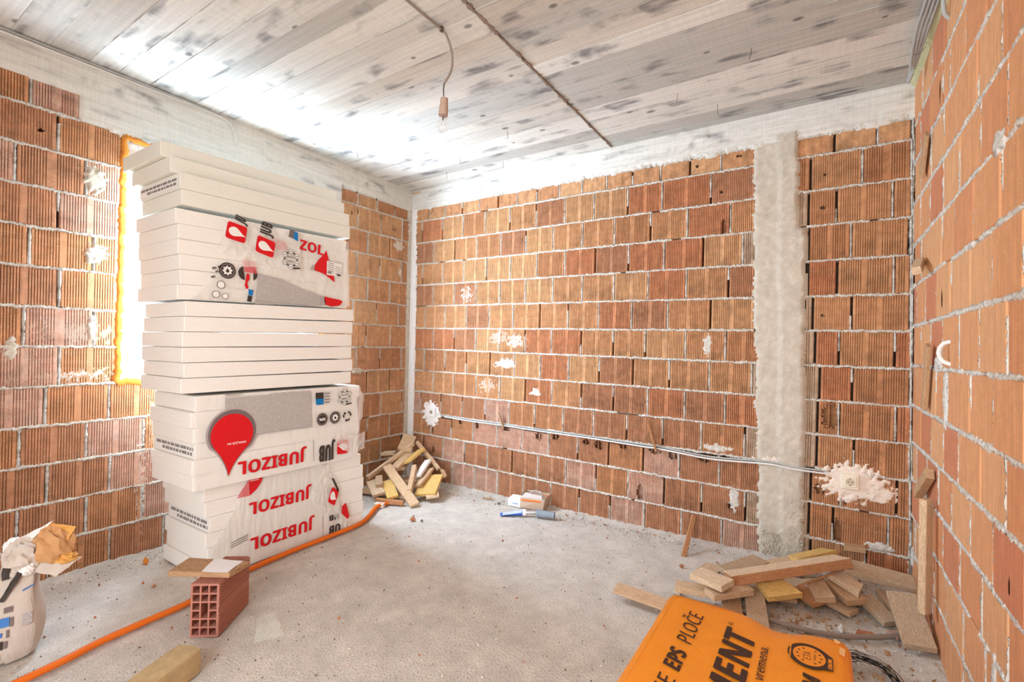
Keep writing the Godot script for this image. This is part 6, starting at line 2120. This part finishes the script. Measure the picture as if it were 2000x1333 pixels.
	sheet_between(o, "printed_fold", M.blue_print, 201, [Vector3(-0.07, 0.245, 0.072), Vector3(-0.020, 0.262, 0.082), Vector3(0.018, 0.325, 0.062), Vector3(0.002, 0.325, 0.058)])
	sheet_between(o, "printed_fold", M.blue_print, 202, [Vector3(0.098, 0.292, 0.066), Vector3(0.132, 0.300, 0.046), Vector3(0.132, 0.306, 0.046), Vector3(0.098, 0.298, 0.066)])
	crumple(o, "white_tuft", M.white, 203, Vector3(0.108, 0.380, 0.050), Vector3(0.022, 0.024, 0.020), 0.5)


# crumpled paper: a lump with sharp ridges, flat facets
func crumple(o: Node3D, called: String, m: Material, s: int, c: Vector3, r: Vector3, amp: float) -> void:
	var f := noise(s, 1.6, 3)
	f.fractal_type = FastNoiseLite.FRACTAL_RIDGED
	var nu := 22
	var nv := 13
	var p := []
	for j in nv:
		for i in nu:
			var a := TAU * i / (nu - 1.0)
			var e := PI * (j / (nv - 1.0) - 0.5)
			var d := Vector3(cos(a) * cos(e), sin(e), sin(a) * cos(e))
			p.append(c + d * r * (1.0 + amp * f.get_noise_3dv(d)))
	var b := MB.new()
	for j in nv - 1:
		for i in nu - 1:
			var k := j * nu + i
			b.tri(p[k], p[k + nu], p[k + nu + 1])
			b.tri(p[k], p[k + nu + 1], p[k + 1])
	part(called, b.mesh(), m, o)


# a small creased sheet between four corners
func sheet_between(o: Node3D, called: String, m: Material, s: int, q: Array) -> void:
	var f := noise(s, 20.0, 3)
	var p := []
	for j in 9:
		for i in 9:
			var u := i / 8.0
			var v := j / 8.0
			var w: Vector3 = q[0].lerp(q[1], u).lerp(q[3].lerp(q[2], u), v)
			p.append(w + Vector3(0.004 * f.get_noise_2d(w.y, w.x), 0.004 * f.get_noise_2d(w.x, w.y + 3.0), 0.010 * f.get_noise_2d(w.x + 7.0, w.y)))
	var b := MB.new()
	b.sheet(p, 9, 9)
	part(called, b.mesh(), m, o)


func flip(b: MB) -> void:
	for i in b.v.size() / 3:
		var t := b.v[i * 3 + 1]
		b.v[i * 3 + 1] = b.v[i * 3 + 2]
		b.v[i * 3 + 2] = t
	for i in b.n.size():
		b.n[i] = -b.n[i]


# a patch of print that follows the front of the sack
func on_sack(parent: Node, x: float, y: float, w: float, h: float, m: Material, p: Array, nu: int, nv: int) -> void:
	var g := []
	for j in 4:
		for i in 4:
			var q := Vector2(x + w * (i / 3.0 - 0.5), y + h * (j / 3.0))
			var best := 0.0
			for k in nv - 1:
				var r0: Vector3 = p[k * nu]
				var r1: Vector3 = p[(k + 1) * nu]
				if q.y < r0.y or q.y > r1.y:
					continue
				var t := (q.y - r0.y) / maxf(1e-6, r1.y - r0.y)
				for n in nu - 1:
					var a: Vector3 = p[k * nu + n].lerp(p[(k + 1) * nu + n], t)
					var c: Vector3 = p[k * nu + n + 1].lerp(p[(k + 1) * nu + n + 1], t)
					if a.z + c.z > 0.0 and (a.x - q.x) * (c.x - q.x) <= 0.0:
						best = maxf(best, lerpf(a.z, c.z, clampf((q.x - a.x) / (c.x - a.x + 1e-9), 0.0, 1.0)))
			g.append(Vector3(q.x, q.y, best + 0.0055))
	var b := MB.new()
	b.sheet(g, 4, 4)
	part("print_patch", b.mesh(), m, parent)


func _ready() -> void:
	# camera
	var cam := Camera3D.new()
	cam.name = "camera"
	cam.position = Vector3(3.246, 1.2086, 3.2647)
	cam.rotation_degrees = Vector3(0.8288, 32.855, 1.1359)
	cam.fov = 2.0 * rad_to_deg(atan(666.5 / 936.23))
	cam.near = 0.02
	cam.far = 200.0
	add_child(cam)
	cam.current = true
	# sky, exposure
	var env := Environment.new()
	env.tonemap_mode = Environment.TONE_MAPPER_LINEAR
	env.tonemap_exposure = 0.84
	env.background_mode = Environment.BG_SKY
	var sky := Sky.new()
	var ps := ProceduralSkyMaterial.new()
	ps.sky_top_color = Color(0.86, 0.92, 1.0)
	ps.sky_horizon_color = Color(1.0, 0.99, 0.97)
	ps.ground_horizon_color = Color(0.9, 0.88, 0.84)
	ps.ground_bottom_color = Color(0.8, 0.78, 0.74)
	ps.energy_multiplier = 4.0
	sky.sky_material = ps
	env.sky = sky
	env.sdfgi_enabled = true
	env.ssao_enabled = true
	env.ssil_enabled = true
	var we := WorldEnvironment.new()
	we.name = "environment"
	we.environment = env
	add_child(we)
	# daylight at the window and at the balcony door behind the viewer
	daylight("window_daylight", Vector3(-0.108, 1.655, 1.582), Vector3.RIGHT, Vector2(1.24, 1.32), Color(0.84, 0.92, 1.0), 50.0)
	daylight("balcony_daylight", Vector3((REAR_X0 + REAR_X1) / 2.0, REAR_TOP / 2.0, D + 0.28), Vector3.FORWARD, Vector2(REAR_X1 - REAR_X0, REAR_TOP), Color(0.99, 0.99, 0.98), 2.3)

	make_textures()
	make_materials()
	floor_()
	ceiling()
	back_wall()
	left_wall()
	right_wall()
	rear_wall()
	window()
	build_foam_stack()
	build_corner_heap()
	build_right_heap()
	build_wall_sticks()
	build_cables()
	build_lamp()
	build_sockets()
	build_floor_things()
	build_orange_pack()
	build_sack()


func daylight(called: String, at: Vector3, towards: Vector3, size: Vector2, color: Color, energy: float) -> void:
	var l := AreaLight3D.new()
	l.name = called
	l.area_size = size
	l.area_normalize_energy = false
	l.light_color = color
	l.light_energy = energy
	l.area_range = 12.0
	l.area_attenuation = 2.0
	l.shadow_enabled = true
	l.transform = Transform3D(Basis.looking_at(towards), at)
	add_child(l)
